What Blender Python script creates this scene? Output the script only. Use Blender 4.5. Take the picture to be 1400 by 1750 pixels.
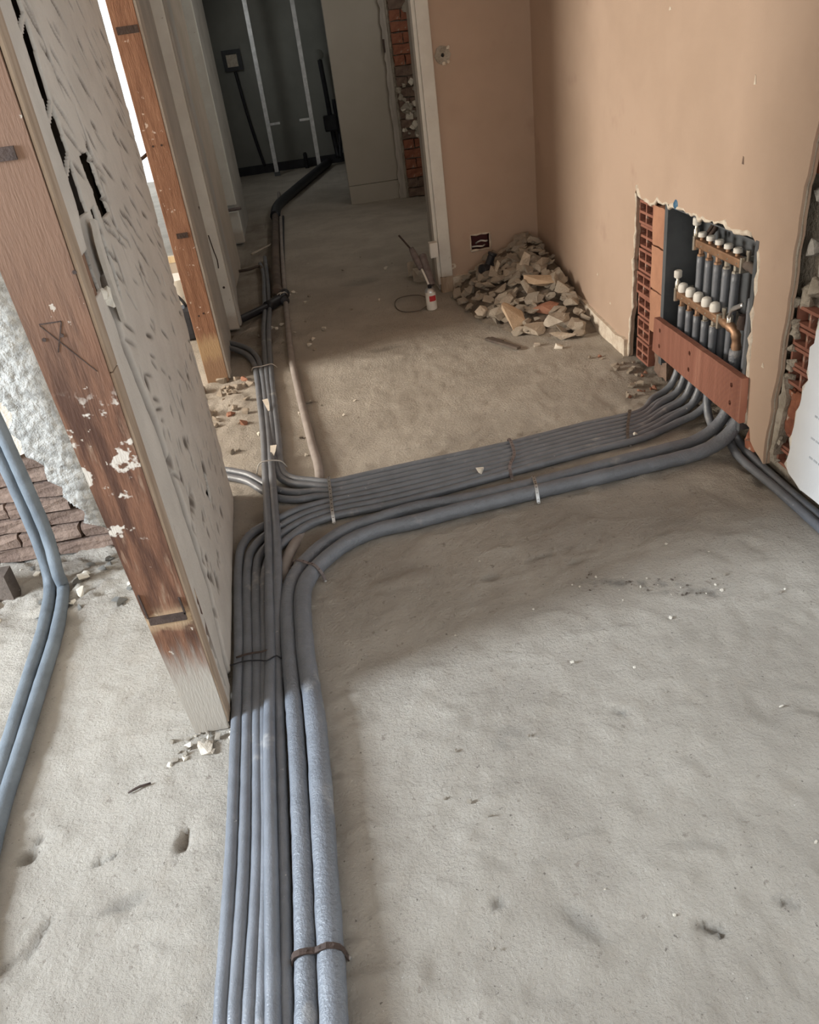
import bpy, bmesh, math, random
import numpy as np
from mathutils import Vector, Matrix, geometry

# ------------------------------------------------------------------ reset
for o in list(bpy.data.objects):
    bpy.data.objects.remove(o)
scene = bpy.context.scene
COL = scene.collection

# ------------------------------------------------------------------ camera
cam_data = bpy.data.cameras.new('camera')
cam = bpy.data.objects.new('camera', cam_data)
COL.objects.link(cam)
cam_data.sensor_fit = 'VERTICAL'
cam_data.sensor_height = 24.0
cam_data.lens = 24.0 * 1346.0 / 1750.0
cam_data.clip_start = 0.05
cam_data.clip_end = 200
cam.matrix_world = Matrix((
    (0.98454, 0.16771, -0.04793, 0.0),
    (-0.12677, 0.50026, -0.85655, 0.0),
    (-0.12001, 0.84901, 0.51386, 1.5),
    (0, 0, 0, 1)))
scene.camera = cam

# ------------------------------------------------------------------ world, daylight, exposure
scene.view_settings.view_transform = 'Standard'
scene.view_settings.look = 'None'
scene.view_settings.gamma = 1.0
scene.view_settings.use_curve_mapping = False
scene.view_settings.exposure = 0.32
world = bpy.data.worlds.new('overcast_daylight')
scene.world = world
world.use_nodes = True
bg = world.node_tree.nodes['Background']
bg.inputs['Color'].default_value = (0.90, 0.96, 1.0, 1)
bg.inputs['Strength'].default_value = 1.4

def window_light(name, loc, direction, w, h, power, color):
    """area light"""
    d = bpy.data.lights.new(name, 'AREA')
    d.shape = 'RECTANGLE'
    d.size, d.size_y = w, h
    d.energy = power
    d.color = color
    o = bpy.data.objects.new(name, d)
    COL.objects.link(o)
    o.location = loc
    o.rotation_euler = Vector(direction).to_track_quat('-Z', 'Y').to_euler()
    return o

COOL = (0.77, 0.885, 1.0)
window_light('daylight_side_window', (-3.96, 0.76, 1.75), (1, 0, -0.3), 0.80, 1.25, 325, COOL)
window_light('daylight_next_room_window', (-3.96, 3.75, 1.5), (1, 0, -0.1), 1.3, 1.3, 200, (1.0, 0.93, 0.82))
window_light('added_rear_fill', (-0.6, -2.52, 1.4), (0.1, 1, 0.0), 2.2, 1.2, 19, (1.0, 0.91, 0.80))  # added for overall fill from behind the camera; its window is unseen
window_light('daylight_dark_room_window', (-1.12, 11.2, 2.0), (1, 0.1, -0.35), 0.8, 0.5, 5, (0.98, 1.0, 0.97))
window_light('added_corridor_light', (1.40, 7.2, 2.05), (-1, 0.25, -0.45), 1.6, 0.6, 7, (1.0, 0.93, 0.82))  # added to brighten the corridor; no such window is in view

# ------------------------------------------------------------------ tags
def tag(o, label=None, cat=None, group=None, kind=None):
    if label: o['label'] = label
    if cat: o['category'] = cat
    if group: o['group'] = group
    if kind: o['kind'] = kind
    return o

def thing(name, label, cat, loc=(0, 0, 0), rot=(0, 0, 0), group=None):
    o = bpy.data.objects.new(name, None)
    COL.objects.link(o)
    o.location = loc
    o.rotation_euler = rot
    o.empty_display_size = 0.05
    return tag(o, label, cat, group)

# ------------------------------------------------------------------ numpy noise
def vnoise(x, y, seed=0):
    x = np.asarray(x, float); y = np.asarray(y, float)
    xi = np.floor(x).astype(np.int64); yi = np.floor(y).astype(np.int64)
    xf = x - xi; yf = y - yi
    def h(a, b):
        n = (a * 374761393 + b * 668265263 + seed * 974634777) & 0xFFFFFFFF
        n = ((n ^ (n >> 13)) * 1274126177) & 0xFFFFFFFF
        return ((n ^ (n >> 16)) & 0xFFFF) / 65535.0
    u = xf * xf * (3 - 2 * xf); v = yf * yf * (3 - 2 * yf)
    a = h(xi, yi) * (1 - u) + h(xi + 1, yi) * u
    b = h(xi, yi + 1) * (1 - u) + h(xi + 1, yi + 1) * u
    return a * (1 - v) + b * v

def fbm(x, y, seed=0, octaves=4):
    t = 0; amp = 0.5
    for i in range(octaves):
        t = t + amp * (vnoise(x, y, seed + i * 17) - 0.5)
        x = np.asarray(x) * 2.03; y = np.asarray(y) * 2.03; amp *= 0.5
    return t

# ------------------------------------------------------------------ materials
def mat(name, c1, c2=None, scale=6, detail=6, rough=0.85, bump=0.3, bscale=60, bdist=0.01, metallic=0.0,
        stretch=(1, 1, 1), layers=(), contrast=(0.35, 0.65), spec=0.3, ribs=None, brough=0.6):
    """noise-mottled procedural material. layers: extra (kind, colour, args...) mixed over the base colour."""
    m = bpy.data.materials.new(name)
    m.use_nodes = True
    nt = m.node_tree; N = nt.nodes; L = nt.links
    b = N['Principled BSDF']
    b.inputs['Roughness'].default_value = rough
    b.inputs['Metallic'].default_value = metallic
    b.inputs['Specular IOR Level'].default_value = spec
    tc = N.new('ShaderNodeTexCoord')
    mp = N.new('ShaderNodeMapping')
    mp.inputs['Scale'].default_value = stretch
    L.new(tc.outputs['Object'], mp.inputs['Vector'])
    def noise(sc, det=detail, vec=None, ro=0.6):
        n = N.new('ShaderNodeTexNoise')
        n.inputs['Scale'].default_value = sc
        n.inputs['Detail'].default_value = det
        n.inputs['Roughness'].default_value = ro
        L.new(vec or mp.outputs['Vector'], n.inputs['Vector'])
        return n.outputs['Fac']
    def ramp(fac, lo, hi):
        r = N.new('ShaderNodeMapRange')
        r.inputs['From Min'].default_value = lo
        r.inputs['From Max'].default_value = hi
        r.interpolation_type = 'SMOOTHSTEP'
        L.new(fac, r.inputs['Value'])
        return r.outputs['Result']
    def mix(fac, a, bcol):
        x = N.new('ShaderNodeMix'); x.data_type = 'RGBA'
        L.new(fac, x.inputs['Factor'])
        for s, v in ((6, a), (7, bcol)):
            if isinstance(v, tuple): x.inputs[s].default_value = (*v, 1)
            else: L.new(v, x.inputs[s])
        return x.outputs[2]
    def mul(a, bb):
        x = N.new('ShaderNodeMath'); x.operation = 'MULTIPLY'
        L.new(a, x.inputs[0]); L.new(bb, x.inputs[1])
        return x.outputs[0]
    c2 = c2 or tuple(v * 0.8 for v in c1)
    col = mix(ramp(noise(scale), *contrast), c2, c1)
    for ly in layers:
        k = ly[0]
        if k == 'spots':          # colour, scale, lo, hi
            fac = ramp(noise(ly[2], 4), ly[3], ly[4])
        elif k == 'attr':         # colour, attribute name, strength
            a = N.new('ShaderNodeAttribute'); a.attribute_name = ly[2]
            v = N.new('ShaderNodeMath'); v.operation = 'MULTIPLY'; v.inputs[1].default_value = ly[3]
            L.new(a.outputs['Fac'], v.inputs[0]); fac = v.outputs[0]
        elif k == 'height':       # colour, z0, z1 (0 -> 1 between), noise amount
            s = N.new('ShaderNodeSeparateXYZ'); L.new(tc.outputs['Object'], s.inputs[0])
            ad = N.new('ShaderNodeMath'); ad.operation = 'MULTIPLY_ADD'
            L.new(noise(14, 4), ad.inputs[0]); ad.inputs[1].default_value = ly[4]
            L.new(s.outputs['Z'], ad.inputs[2])
            fac = ramp(ad.outputs[0], ly[2], ly[3])
        elif k == 'zspots':       # colour, scale, lo, hi, z0, z1 : flecks inside a height window
            s = N.new('ShaderNodeSeparateXYZ'); L.new(tc.outputs['Object'], s.inputs[0])
            m1 = mul(ramp(s.outputs['Z'], ly[5], ly[5] + 0.06), ramp(s.outputs['Z'], ly[6], ly[6] - 0.06))
            fac = mul(ramp(noise(ly[2], 4, tc.outputs['Object']), ly[3], ly[4]), m1)
        col = mix(fac, col, ly[1])
    L.new(col, b.inputs['Base Color'])
    if bump:
        bp = N.new('ShaderNodeBump')
        bp.inputs['Strength'].default_value = bump
        bp.inputs['Distance'].default_value = bdist
        if ribs:
            w = N.new('ShaderNodeTexWave'); w.bands_direction = 'Y'
            w.inputs['Scale'].default_value = ribs[1]
            w.inputs['Distortion'].default_value = ribs[0]
            L.new(tc.outputs['Object'], w.inputs['Vector'])
            L.new(w.outputs['Fac'], bp.inputs['Height'])
        else:
            L.new(noise(bscale, 5 if brough < 0.7 else 9, None, brough), bp.inputs['Height'])
        L.new(bp.outputs['Normal'], b.inputs['Normal'])
    return m

M = {}
M['floor'] = mat('screed', (0.56, 0.505, 0.435), (0.455, 0.405, 0.345), 2.6, 9, 0.95, 1.0, 95, 0.016, brough=0.7,
                 layers=[('spots', (0.50, 0.44, 0.37), 9, 0.56, 0.75), ('spots', (0.22, 0.19, 0.16), 85, 0.66, 0.72), ('spots', (0.36, 0.31, 0.26), 38, 0.62, 0.72),
                         ('spots', (0.72, 0.69, 0.63), 120, 0.69, 0.73),
                         ('attr', (0.16, 0.125, 0.10), 'soil', 0.8), ('attr', (0.20, 0.185, 0.165), 'pit_and_stain', 0.75)])
M['orange'] = mat('tan_wall_paint', (0.50, 0.368, 0.282), (0.455, 0.332, 0.25), 1.6, 4, 0.75, 0.15, 140, 0.004,
                  layers=[('spots', (0.42, 0.295, 0.225), 3.1, 0.62, 0.8)])
M['cream_edge'] = mat('broken_plaster_edge', (0.74, 0.66, 0.55), (0.6, 0.5, 0.4), 30, 4, 0.95, 0.6, 90)
M['white_wall'] = mat('white_wall_board', (0.84, 0.84, 0.83), (0.79, 0.79, 0.78), 4, 4, 0.8, 0.2, 120, 0.004)
M['ceiling'] = mat('ceiling_plaster', (0.50, 0.43, 0.36), (0.44, 0.37, 0.31), 3, 3, 0.9, 0.1)
M['plain_wall'] = mat('old_room_plaster', (0.48, 0.41, 0.34), (0.42, 0.36, 0.29), 3, 4, 0.9, 0.2)
M['hack'] = mat('hacked_plaster', (0.60, 0.54, 0.475), (0.53, 0.475, 0.415), 5, 6, 0.92, 0.4, 110, 0.006,
                layers=[('spots', (0.46, 0.40, 0.35), 8, 0.62, 0.8), ('attr', (0.085, 0.062, 0.048), 'cut', 1.0)])
M['render'] = mat('rough_cement_render', (0.50, 0.475, 0.435), (0.30, 0.285, 0.26), 28, 6, 0.95, 0.9, 45, 0.02)
M['mortar'] = mat('lime_mortar', (0.47, 0.42, 0.35), (0.33, 0.29, 0.235), 16, 6, 0.95, 0.9, 50, 0.02)
M['mortar_dark'] = mat('dark_brown_mortar', (0.30, 0.245, 0.20), (0.19, 0.15, 0.12), 14, 6, 0.95, 0.9, 50, 0.02)  # a darker brown mortar tone
M['brick'] = mat('red_brick', (0.36, 0.145, 0.085), (0.25, 0.095, 0.06), 14, 5, 0.95, 0.6, 60,
                 layers=[('spots', (0.5, 0.4, 0.33), 22, 0.62, 0.72)])
M['brick_old'] = mat('old_brown_brick', (0.25, 0.175, 0.135), (0.15, 0.10, 0.078), 10, 5, 0.95, 0.7, 50)
M['terracotta'] = mat('terracotta_hollow_brick', (0.34, 0.15, 0.105), (0.26, 0.11, 0.078), 12, 5, 0.9, 0.4, 80,
                      layers=[('spots', (0.58, 0.45, 0.37), 20, 0.63, 0.74)])
M['terra_face'] = mat('terracotta_face', (0.47, 0.245, 0.155), (0.40, 0.205, 0.13), 6, 4, 0.9, 0.3, 80)
M['terra_board'] = mat('ribbed_terracotta', (0.42, 0.185, 0.13), (0.34, 0.145, 0.10), 5, 4, 0.85, 0.9, 90, 0.006, ribs=(0, 40),
                       stretch=(1, 3.5, 0.15), layers=[('spots', (0.56, 0.29, 0.205), 2.5, 0.58, 0.75)])
M['post'] = mat('brown_post_wood', (0.195, 0.092, 0.053), (0.075, 0.034, 0.021), 7, 8, 0.75, 0.25, 40, 0.006, stretch=(5, 5, 0.7),
                layers=[('spots', (0.26, 0.165, 0.11), 13, 0.58, 0.75), ('height', (0.215, 0.125, 0.082), 0.95, 1.45, 0.2),
                        ('zspots', (0.60, 0.54, 0.47), 15, 0.53, 0.57, 0.58, 0.98), ('zspots', (0.5, 0.43, 0.36), 34, 0.68, 0.71, 0.2, 1.6),
                        ('zspots', (0.55, 0.40, 0.25), 9, 0.45, 0.55, 0.33, 0.43),
                        ('height', (0.40, 0.36, 0.31), 0.40, 0.24, 0.16)])
M['post_edge'] = mat('pale_post_edge_wood', (0.42, 0.32, 0.235), (0.30, 0.215, 0.15), 8, 6, 0.8, 0.5, 40, 0.006, stretch=(5, 5, 0.5))
M['jamb'] = mat('orange_brown_jamb_wood', (0.32, 0.165, 0.098), (0.22, 0.105, 0.06), 8, 7, 0.7, 0.4, 40, 0.006, stretch=(5, 5, 0.6),
                layers=[('zspots', (0.62, 0.5, 0.42), 30, 0.64, 0.70, 0.1, 1.7), ('height', (0.46, 0.31, 0.175), 0.36, 0.28, 0.12),
                        ('height', (0.34, 0.21, 0.13), 0.22, 0.16, 0.10)])
M['jamb_side'] = mat('greyed_jamb_side', (0.50, 0.455, 0.40), (0.40, 0.36, 0.315), 8, 6, 0.85, 0.4, 40, 0.006, stretch=(4, 4, 0.6))
M['white_paint'] = mat('old_white_gloss', (0.74, 0.72, 0.66), (0.66, 0.63, 0.57), 5, 5, 0.5, 0.2, 60, 0.004,
                       layers=[('spots', (0.40, 0.33, 0.27), 26, 0.70, 0.74), ('height', (0.52, 0.46, 0.39), 0.22, 0.14, 0.12)])
M['grey_wall'] = mat('grey_corridor_plaster', (0.46, 0.435, 0.395), (0.38, 0.36, 0.325), 3, 4, 0.9, 0.2)
M['panel'] = mat('grey_beige_wall_panel', (0.45, 0.41, 0.35), (0.42, 0.38, 0.32), 2, 3, 0.8, 0.1)
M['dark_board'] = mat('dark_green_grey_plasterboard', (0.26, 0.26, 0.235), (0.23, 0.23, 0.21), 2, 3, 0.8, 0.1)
M['pipe'] = mat('grey_foam_pipe_insulation', (0.165, 0.177, 0.2), (0.133, 0.143, 0.162), 14, 5, 0.40, 0.35, 180, 0.004, spec=0.8,
                layers=[('spots', (0.36, 0.35, 0.34), 9, 0.60, 0.78), ('spots', (0.5, 0.49, 0.47), 60, 0.70, 0.74)])
M['pipe_thick'] = mat('grey_wrapped_pipe_insulation', (0.175, 0.188, 0.213), (0.14, 0.151, 0.172), 10, 5, 0.40, 0.6, 120, 0.006, spec=0.8,
                      layers=[('spots', (0.37, 0.36, 0.35), 8, 0.58, 0.78)])
M['pipe_blue'] = mat('blue_grey_pipe_insulation', (0.155, 0.178, 0.20), (0.12, 0.138, 0.157), 12, 5, 0.55, 0.4, 140, 0.004, spec=0.4)
M['pipe_dusty'] = mat('dusty_grey_conduit', (0.33, 0.29, 0.265), (0.27, 0.235, 0.215), 12, 5, 0.75, 0.3, 140, 0.004)
M['black_plastic'] = mat('black_plastic', (0.03, 0.03, 0.035), (0.02, 0.02, 0.024), 10, 3, 0.45, 0.1)
M['brown_pipe'] = mat('dusty_brown_drain', (0.15, 0.115, 0.095), (0.10, 0.08, 0.068), 8, 4, 0.7, 0.2)
M['steel'] = mat('galvanised_steel', (0.62, 0.63, 0.64), (0.5, 0.51, 0.52), 20, 4, 0.38, 0.1, metallic=0.9)
M['cabinet'] = mat('dark_sheet_steel', (0.15, 0.16, 0.17), (0.115, 0.125, 0.135), 6, 4, 0.5, 0.05, metallic=0.35)
M['brass'] = mat('brass', (0.43, 0.27, 0.175), (0.33, 0.20, 0.125), 20, 4, 0.55, 0.1, metallic=0.85)
M['chrome'] = mat('nickel_fitting', (0.72, 0.68, 0.60), (0.6, 0.55, 0.46), 20, 3, 0.3, 0.05, metallic=0.85)
M['white_plastic'] = mat('white_plastic', (0.80, 0.77, 0.71), (0.74, 0.71, 0.65), 12, 3, 0.5, 0.05)
M['tie'] = mat('pale_cable_tie', (0.62, 0.58, 0.53), None, 12, 3, 0.5, 0.0)
M['red_label'] = mat('red_label_paper', (0.55, 0.05, 0.055), (0.47, 0.04, 0.045), 12, 3, 0.5, 0.0)
M['dust_plastic'] = mat('dusty_grey_plastic', (0.20, 0.165, 0.16), (0.13, 0.105, 0.10), 16, 4, 0.6, 0.1)
M['rubble'] = mat('beige_rubble', (0.60, 0.51, 0.41), (0.47, 0.39, 0.305), 10, 5, 0.95, 0.7, 70, 0.012)
M['rubble_b'] = mat('grey_beige_rubble', (0.53, 0.465, 0.385), (0.40, 0.34, 0.275), 12, 5, 0.95, 0.7, 70, 0.012)
M['rubble_o'] = mat('orange_tan_rubble', (0.60, 0.455, 0.32), (0.50, 0.37, 0.255), 10, 5, 0.95, 0.5, 70, 0.01)
M['rubble_r'] = mat('brick_red_rubble', (0.42, 0.21, 0.14), (0.33, 0.16, 0.105), 12, 5, 0.95, 0.5, 70, 0.01)
M['shaded_fines'] = mat('rubble_dust_gap_shade', (0.26, 0.215, 0.17), (0.18, 0.145, 0.115), 16, 5, 0.95, 0.7, 70, 0.012)  # darkened so the gaps between chunks look shaded
M['chalk'] = mat('white_plaster_chip', (0.82, 0.76, 0.66), (0.7, 0.64, 0.55), 20, 4, 0.95, 0.4, 90)
M['dark_wood'] = mat('dark_grey_wood', (0.14, 0.11, 0.09), (0.09, 0.07, 0.058), 12, 5, 0.8, 0.4, 60)
M['iron'] = mat('rusty_iron', (0.075, 0.05, 0.04), (0.05, 0.034, 0.028), 25, 4, 0.75, 0.3, 80)
M['red_box'] = mat('dark_red_socket_box', (0.10, 0.022, 0.02), None, 12, 3, 0.6, 0.0)
M['cable_white'] = mat('white_cable', (0.75, 0.71, 0.64), None, 12, 3, 0.5, 0.0)
M['blue_tape'] = mat('blue_plastic', (0.06, 0.16, 0.27), None, 12, 3, 0.5, 0.1)
M['print'] = mat('grey_board_print', (0.60, 0.61, 0.62), None, 12, 3, 0.8, 0.0)
M['yellow_wood'] = mat('varnished_window_wood', (0.70, 0.56, 0.36), (0.6, 0.46, 0.28), 8, 5, 0.5, 0.2, stretch=(4, 4, 0.5))
M['cardboard'] = mat('beige_cardboard', (0.52, 0.43, 0.31), None, 8, 3, 0.8, 0.1)

# ------------------------------------------------------------------ geometry helpers
def link(name, me, m, parent=None, smooth=False):
    o = bpy.data.objects.new(name, me)
    COL.objects.link(o)
    if m is not None:
        me.materials.append(M[m] if isinstance(m, str) else m)
    if smooth:
        me.polygons.foreach_set('use_smooth', [True] * len(me.polygons))
    if parent is not None:
        o.parent = parent
    return o

def from_bm(name, bm, m, parent=None, smooth=False):
    bmesh.ops.recalc_face_normals(bm, faces=bm.faces)
    me = bpy.data.meshes.new(name)
    bm.to_mesh(me); bm.free()
    return link(name, me, m, parent, smooth)

def bm_box(bm, x0, x1, y0, y1, z0, z1, bevel=0.0):
    v = [bm.verts.new(p) for p in ((x0, y0, z0), (x1, y0, z0), (x1, y1, z0), (x0, y1, z0), (x0, y0, z1), (x1, y0, z1), (x1, y1, z1), (x0, y1, z1))]
    fs = [bm.faces.new([v[i] for i in f]) for f in ((0, 3, 2, 1), (4, 5, 6, 7), (0, 1, 5, 4), (1, 2, 6, 5), (2, 3, 7, 6), (3, 0, 4, 7))]
    if bevel:
        es = {e for f in fs for e in f.edges}
        bmesh.ops.bevel(bm, geom=list(es), offset=bevel, segments=2, affect='EDGES', profile=0.6)

def box(name, x0, x1, y0, y1, z0, z1, m, parent=None, bevel=0.0):
    bm = bmesh.new()
    bm_box(bm, min(x0, x1), max(x0, x1), min(y0, y1), max(y0, y1), min(z0, z1), max(z0, z1), bevel)
    return from_bm(name, bm, m, parent)

def rough_box(name, x0, x1, y0, y1, z0, z1, m, parent=None, amp=0.006, seed=0, cuts=3):
    """a box with chipped, uneven edges"""
    bm = bmesh.new()
    bm_box(bm, x0, x1, y0, y1, z0, z1)
    bmesh.ops.subdivide_edges(bm, edges=bm.edges[:], cuts=cuts, use_grid_fill=True)
    rnd = random.Random(seed)
    for v in bm.verts:
        v.co += Vector((rnd.uniform(-amp, amp), rnd.uniform(-amp, amp), rnd.uniform(-amp, amp)))
    return from_bm(name, bm, m, parent)

def smooth_path(pts, step=0.03):
    P = [Vector(p) for p in pts]
    if len(P) == 2:
        n = max(1, int((P[1] - P[0]).length / step))
        return [P[0].lerp(P[1], i / n) for i in range(n + 1)]
    out = []
    E = [P[0] * 2 - P[1]] + P + [P[-1] * 2 - P[-2]]
    for i in range(1, len(E) - 2):
        p0, p1, p2, p3 = E[i - 1:i + 3]
        t0 = 0; t1 = t0 + max(1e-4, (p1 - p0).length) ** 0.5
        t2 = t1 + max(1e-4, (p2 - p1).length) ** 0.5; t3 = t2 + max(1e-4, (p3 - p2).length) ** 0.5
        n = max(2, min(60, int((p2 - p1).length / step)))
        for k in range(n):
            t = t1 + (t2 - t1) * k / n
            a1 = p0 * ((t1 - t) / (t1 - t0)) + p1 * ((t - t0) / (t1 - t0))
            a2 = p1 * ((t2 - t) / (t2 - t1)) + p2 * ((t - t1) / (t2 - t1))
            a3 = p2 * ((t3 - t) / (t3 - t2)) + p3 * ((t - t2) / (t3 - t2))
            b1 = a1 * ((t2 - t) / (t2 - t0)) + a2 * ((t - t0) / (t2 - t0))
            b2 = a2 * ((t3 - t) / (t3 - t1)) + a3 * ((t - t1) / (t3 - t1))
            out.append(b1 * ((t2 - t) / (t2 - t1)) + b2 * ((t - t1) / (t2 - t1)))
    out.append(P[-1])
    return out

def bm_tube(bm, path, r, sides=10, caps=True, sx=1.0, ripple=0.0, seed=0):
    """tube along a list of Vectors; r number or function of 0..1; ripple gives uneven foam"""
    rnd = random.Random(seed)
    n = len(path)
    T = []
    for i in range(n):
        a = path[max(0, i - 1)]; b = path[min(n - 1, i + 1)]
        T.append((b - a).normalized())
    up = Vector((0, 0, 1)) if abs(T[0].z) < 0.9 else Vector((0, 1, 0))
    N = (up - T[0] * up.dot(T[0])).normalized()
    rings = []
    for i in range(n):
        if i:
            N = (N - T[i] * N.dot(T[i])).normalized()
        B = T[i].cross(N)
        rr = r(i / max(1, n - 1)) if callable(r) else r
        rr *= 1 + rnd.uniform(-ripple, ripple)
        rings.append([bm.verts.new(path[i] + N * (math.cos(2 * math.pi * k / sides) * rr) + B * (math.sin(2 * math.pi * k / sides) * rr * sx)) for k in range(sides)])
    for i in range(n - 1):
        for k in range(sides):
            bm.faces.new((rings[i][k], rings[i][(k + 1) % sides], rings[i + 1][(k + 1) % sides], rings[i + 1][k]))
    if caps:
        bm.faces.new(rings[0][::-1]); bm.faces.new(rings[-1])

def tube(name, pts, r, m, parent=None, sides=10, step=0.03, straight=False, ripple=0.0, seed=0, sx=1.0):
    bm = bmesh.new()
    path = [Vector(p) for p in pts] if straight else smooth_path(pts, step)
    bm_tube(bm, path, r, sides, True, sx, ripple, seed)
    return from_bm(name, bm, m, parent, True)

def bm_lathe(bm, prof, axis_o, axis_d, sides=14):
    """prof: list of (distance along axis, radius)"""
    d = Vector(axis_d).normalized(); o = Vector(axis_o)
    a = d.orthogonal().normalized(); b = d.cross(a)
    rings = [[bm.verts.new(o + d * h + (a * math.cos(2 * math.pi * k / sides) + b * math.sin(2 * math.pi * k / sides)) * max(r, 1e-4)) for k in range(sides)] for h, r in prof]
    for i in range(len(rings) - 1):
        for k in range(sides):
            bm.faces.new((rings[i][k], rings[i][(k + 1) % sides], rings[i + 1][(k + 1) % sides], rings[i + 1][k]))
    bm.faces.new(rings[0][::-1]); bm.faces.new(rings[-1])

def lathe(name, prof, o, d, m, parent=None, sides=14, smooth=True):
    bm = bmesh.new(); bm_lathe(bm, prof, o, d, sides)
    ob = from_bm(name, bm, m, parent, smooth)
    if smooth:
        try: ob.data.set_sharp_from_angle(angle=0.7)
        except Exception: pass
    return ob

def rag(pts, amp, step=0.03, seed=0, close=False):
    """break a 2-D polyline into a ragged one"""
    rnd = random.Random(seed)
    P = list(pts) + ([pts[0]] if close else [])
    out = []
    for a, b in zip(P[:-1], P[1:]):
        L = math.hypot(b[0] - a[0], b[1] - a[1]); n = max(1, int(L / step))
        nx, ny = -(b[1] - a[1]) / max(L, 1e-6), (b[0] - a[0]) / max(L, 1e-6)
        for i in range(n):
            t = (i + (rnd.uniform(-0.3, 0.3) if i else 0)) / n
            j = rnd.uniform(-amp, amp)
            out.append((a[0] + (b[0] - a[0]) * t + nx * j, a[1] + (b[1] - a[1]) * t + ny * j))
    if not close: out.append(P[-1])
    return out

def slab(name, outer, holes, to3, depth, m, parent=None):
    """flat polygon with holes in a 2-D plane, to3(u, v) -> front point, extruded by the vector depth"""
    bm = bmesh.new()
    polys = [outer] + list(holes)
    D = Vector(depth)
    flat = [p for poly in polys for p in poly]
    tris = geometry.tessellate_polygon([[Vector((u, v, 0)) for u, v in poly] for poly in polys])
    F = [bm.verts.new(Vector(to3(u, v))) for u, v in flat]
    K = [bm.verts.new(Vector(to3(u, v)) + D) for u, v in flat]
    for t in tris:
        try:
            bm.faces.new([F[i] for i in t]); bm.faces.new([K[i] for i in reversed(t)])
        except ValueError: pass
    base = 0
    for poly in polys:
        n = len(poly)
        for i in range(n):
            a, b = base + i, base + (i + 1) % n
            try: bm.faces.new((F[a], F[b], K[b], K[a]))
            except ValueError: pass
        base += n
    return from_bm(name, bm, m, parent)

def circle(cx, cy, r, n=12):
    return [(cx + r * math.cos(2 * math.pi * i / n), cy + r * math.sin(2 * math.pi * i / n)) for i in range(n)]

def rect(a0, b0, a1, b1):
    return [(a0, b0), (a1, b0), (a1, b1), (a0, b1)]

def grid_mesh(name, co, nu, nv, m, parent=None, attrs=None, keep=None, skirt=None, smooth=True):
    """co: (nu*nv,3) array; keep: boolean (nu-1)*(nv-1) of faces; skirt: vector boundary edges are pushed along"""
    idx = np.arange(nu * nv).reshape(nu, nv)
    q = np.stack([idx[:-1, :-1], idx[1:, :-1], idx[1:, 1:], idx[:-1, 1:]], -1).reshape(-1, 4)
    if keep is not None: q = q[keep.reshape(-1)]
    me = bpy.data.meshes.new(name)
    me.vertices.add(nu * nv)
    me.vertices.foreach_set('co', np.ascontiguousarray(co, dtype=np.float32).reshape(-1))
    me.loops.add(len(q) * 4)
    me.loops.foreach_set('vertex_index', q.reshape(-1).astype(np.int32))
    me.polygons.add(len(q))
    me.polygons.foreach_set('loop_start', (np.arange(len(q)) * 4).astype(np.int32))
    me.update(calc_edges=True)
    for k, v in (attrs or {}).items():
        a = me.attributes.new(k, 'FLOAT', 'POINT')
        a.data.foreach_set('value', np.ascontiguousarray(v, dtype=np.float32).reshape(-1))
    if skirt is not None:
        bm = bmesh.new(); bm.from_mesh(me)
        be = [e for e in bm.edges if e.is_boundary]
        r = bmesh.ops.extrude_edge_only(bm, edges=be)
        for v in r['geom']:
            if isinstance(v, bmesh.types.BMVert): v.co += Vector(skirt)
        loose = [v for v in bm.verts if not v.link_faces]
        bmesh.ops.delete(bm, geom=loose, context='VERTS')
        bm.to_mesh(me); bm.free()
    me.validate()
    return link(name, me, m, parent, smooth)

def chunk_mesh(name, seed, sx, sy, sz, n=16):
    rnd = random.Random(seed)
    bm = bmesh.new()
    for i in range(n):
        v = Vector((rnd.uniform(-1, 1), rnd.uniform(-1, 1), rnd.uniform(-1, 1)))
        v /= max(abs(v.x), abs(v.y), abs(v.z)) ** 0.8
        bm.verts.new((v.x * sx, v.y * sy, v.z * sz))
    r = bmesh.ops.convex_hull(bm, input=bm.verts)
    bmesh.ops.delete(bm, geom=[g for g in r['geom_interior'] if isinstance(g, bmesh.types.BMVert)], context='VERTS')
    bmesh.ops.recalc_face_normals(bm, faces=bm.faces)
    me = bpy.data.meshes.new(name); bm.to_mesh(me); bm.free()
    return me

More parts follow.
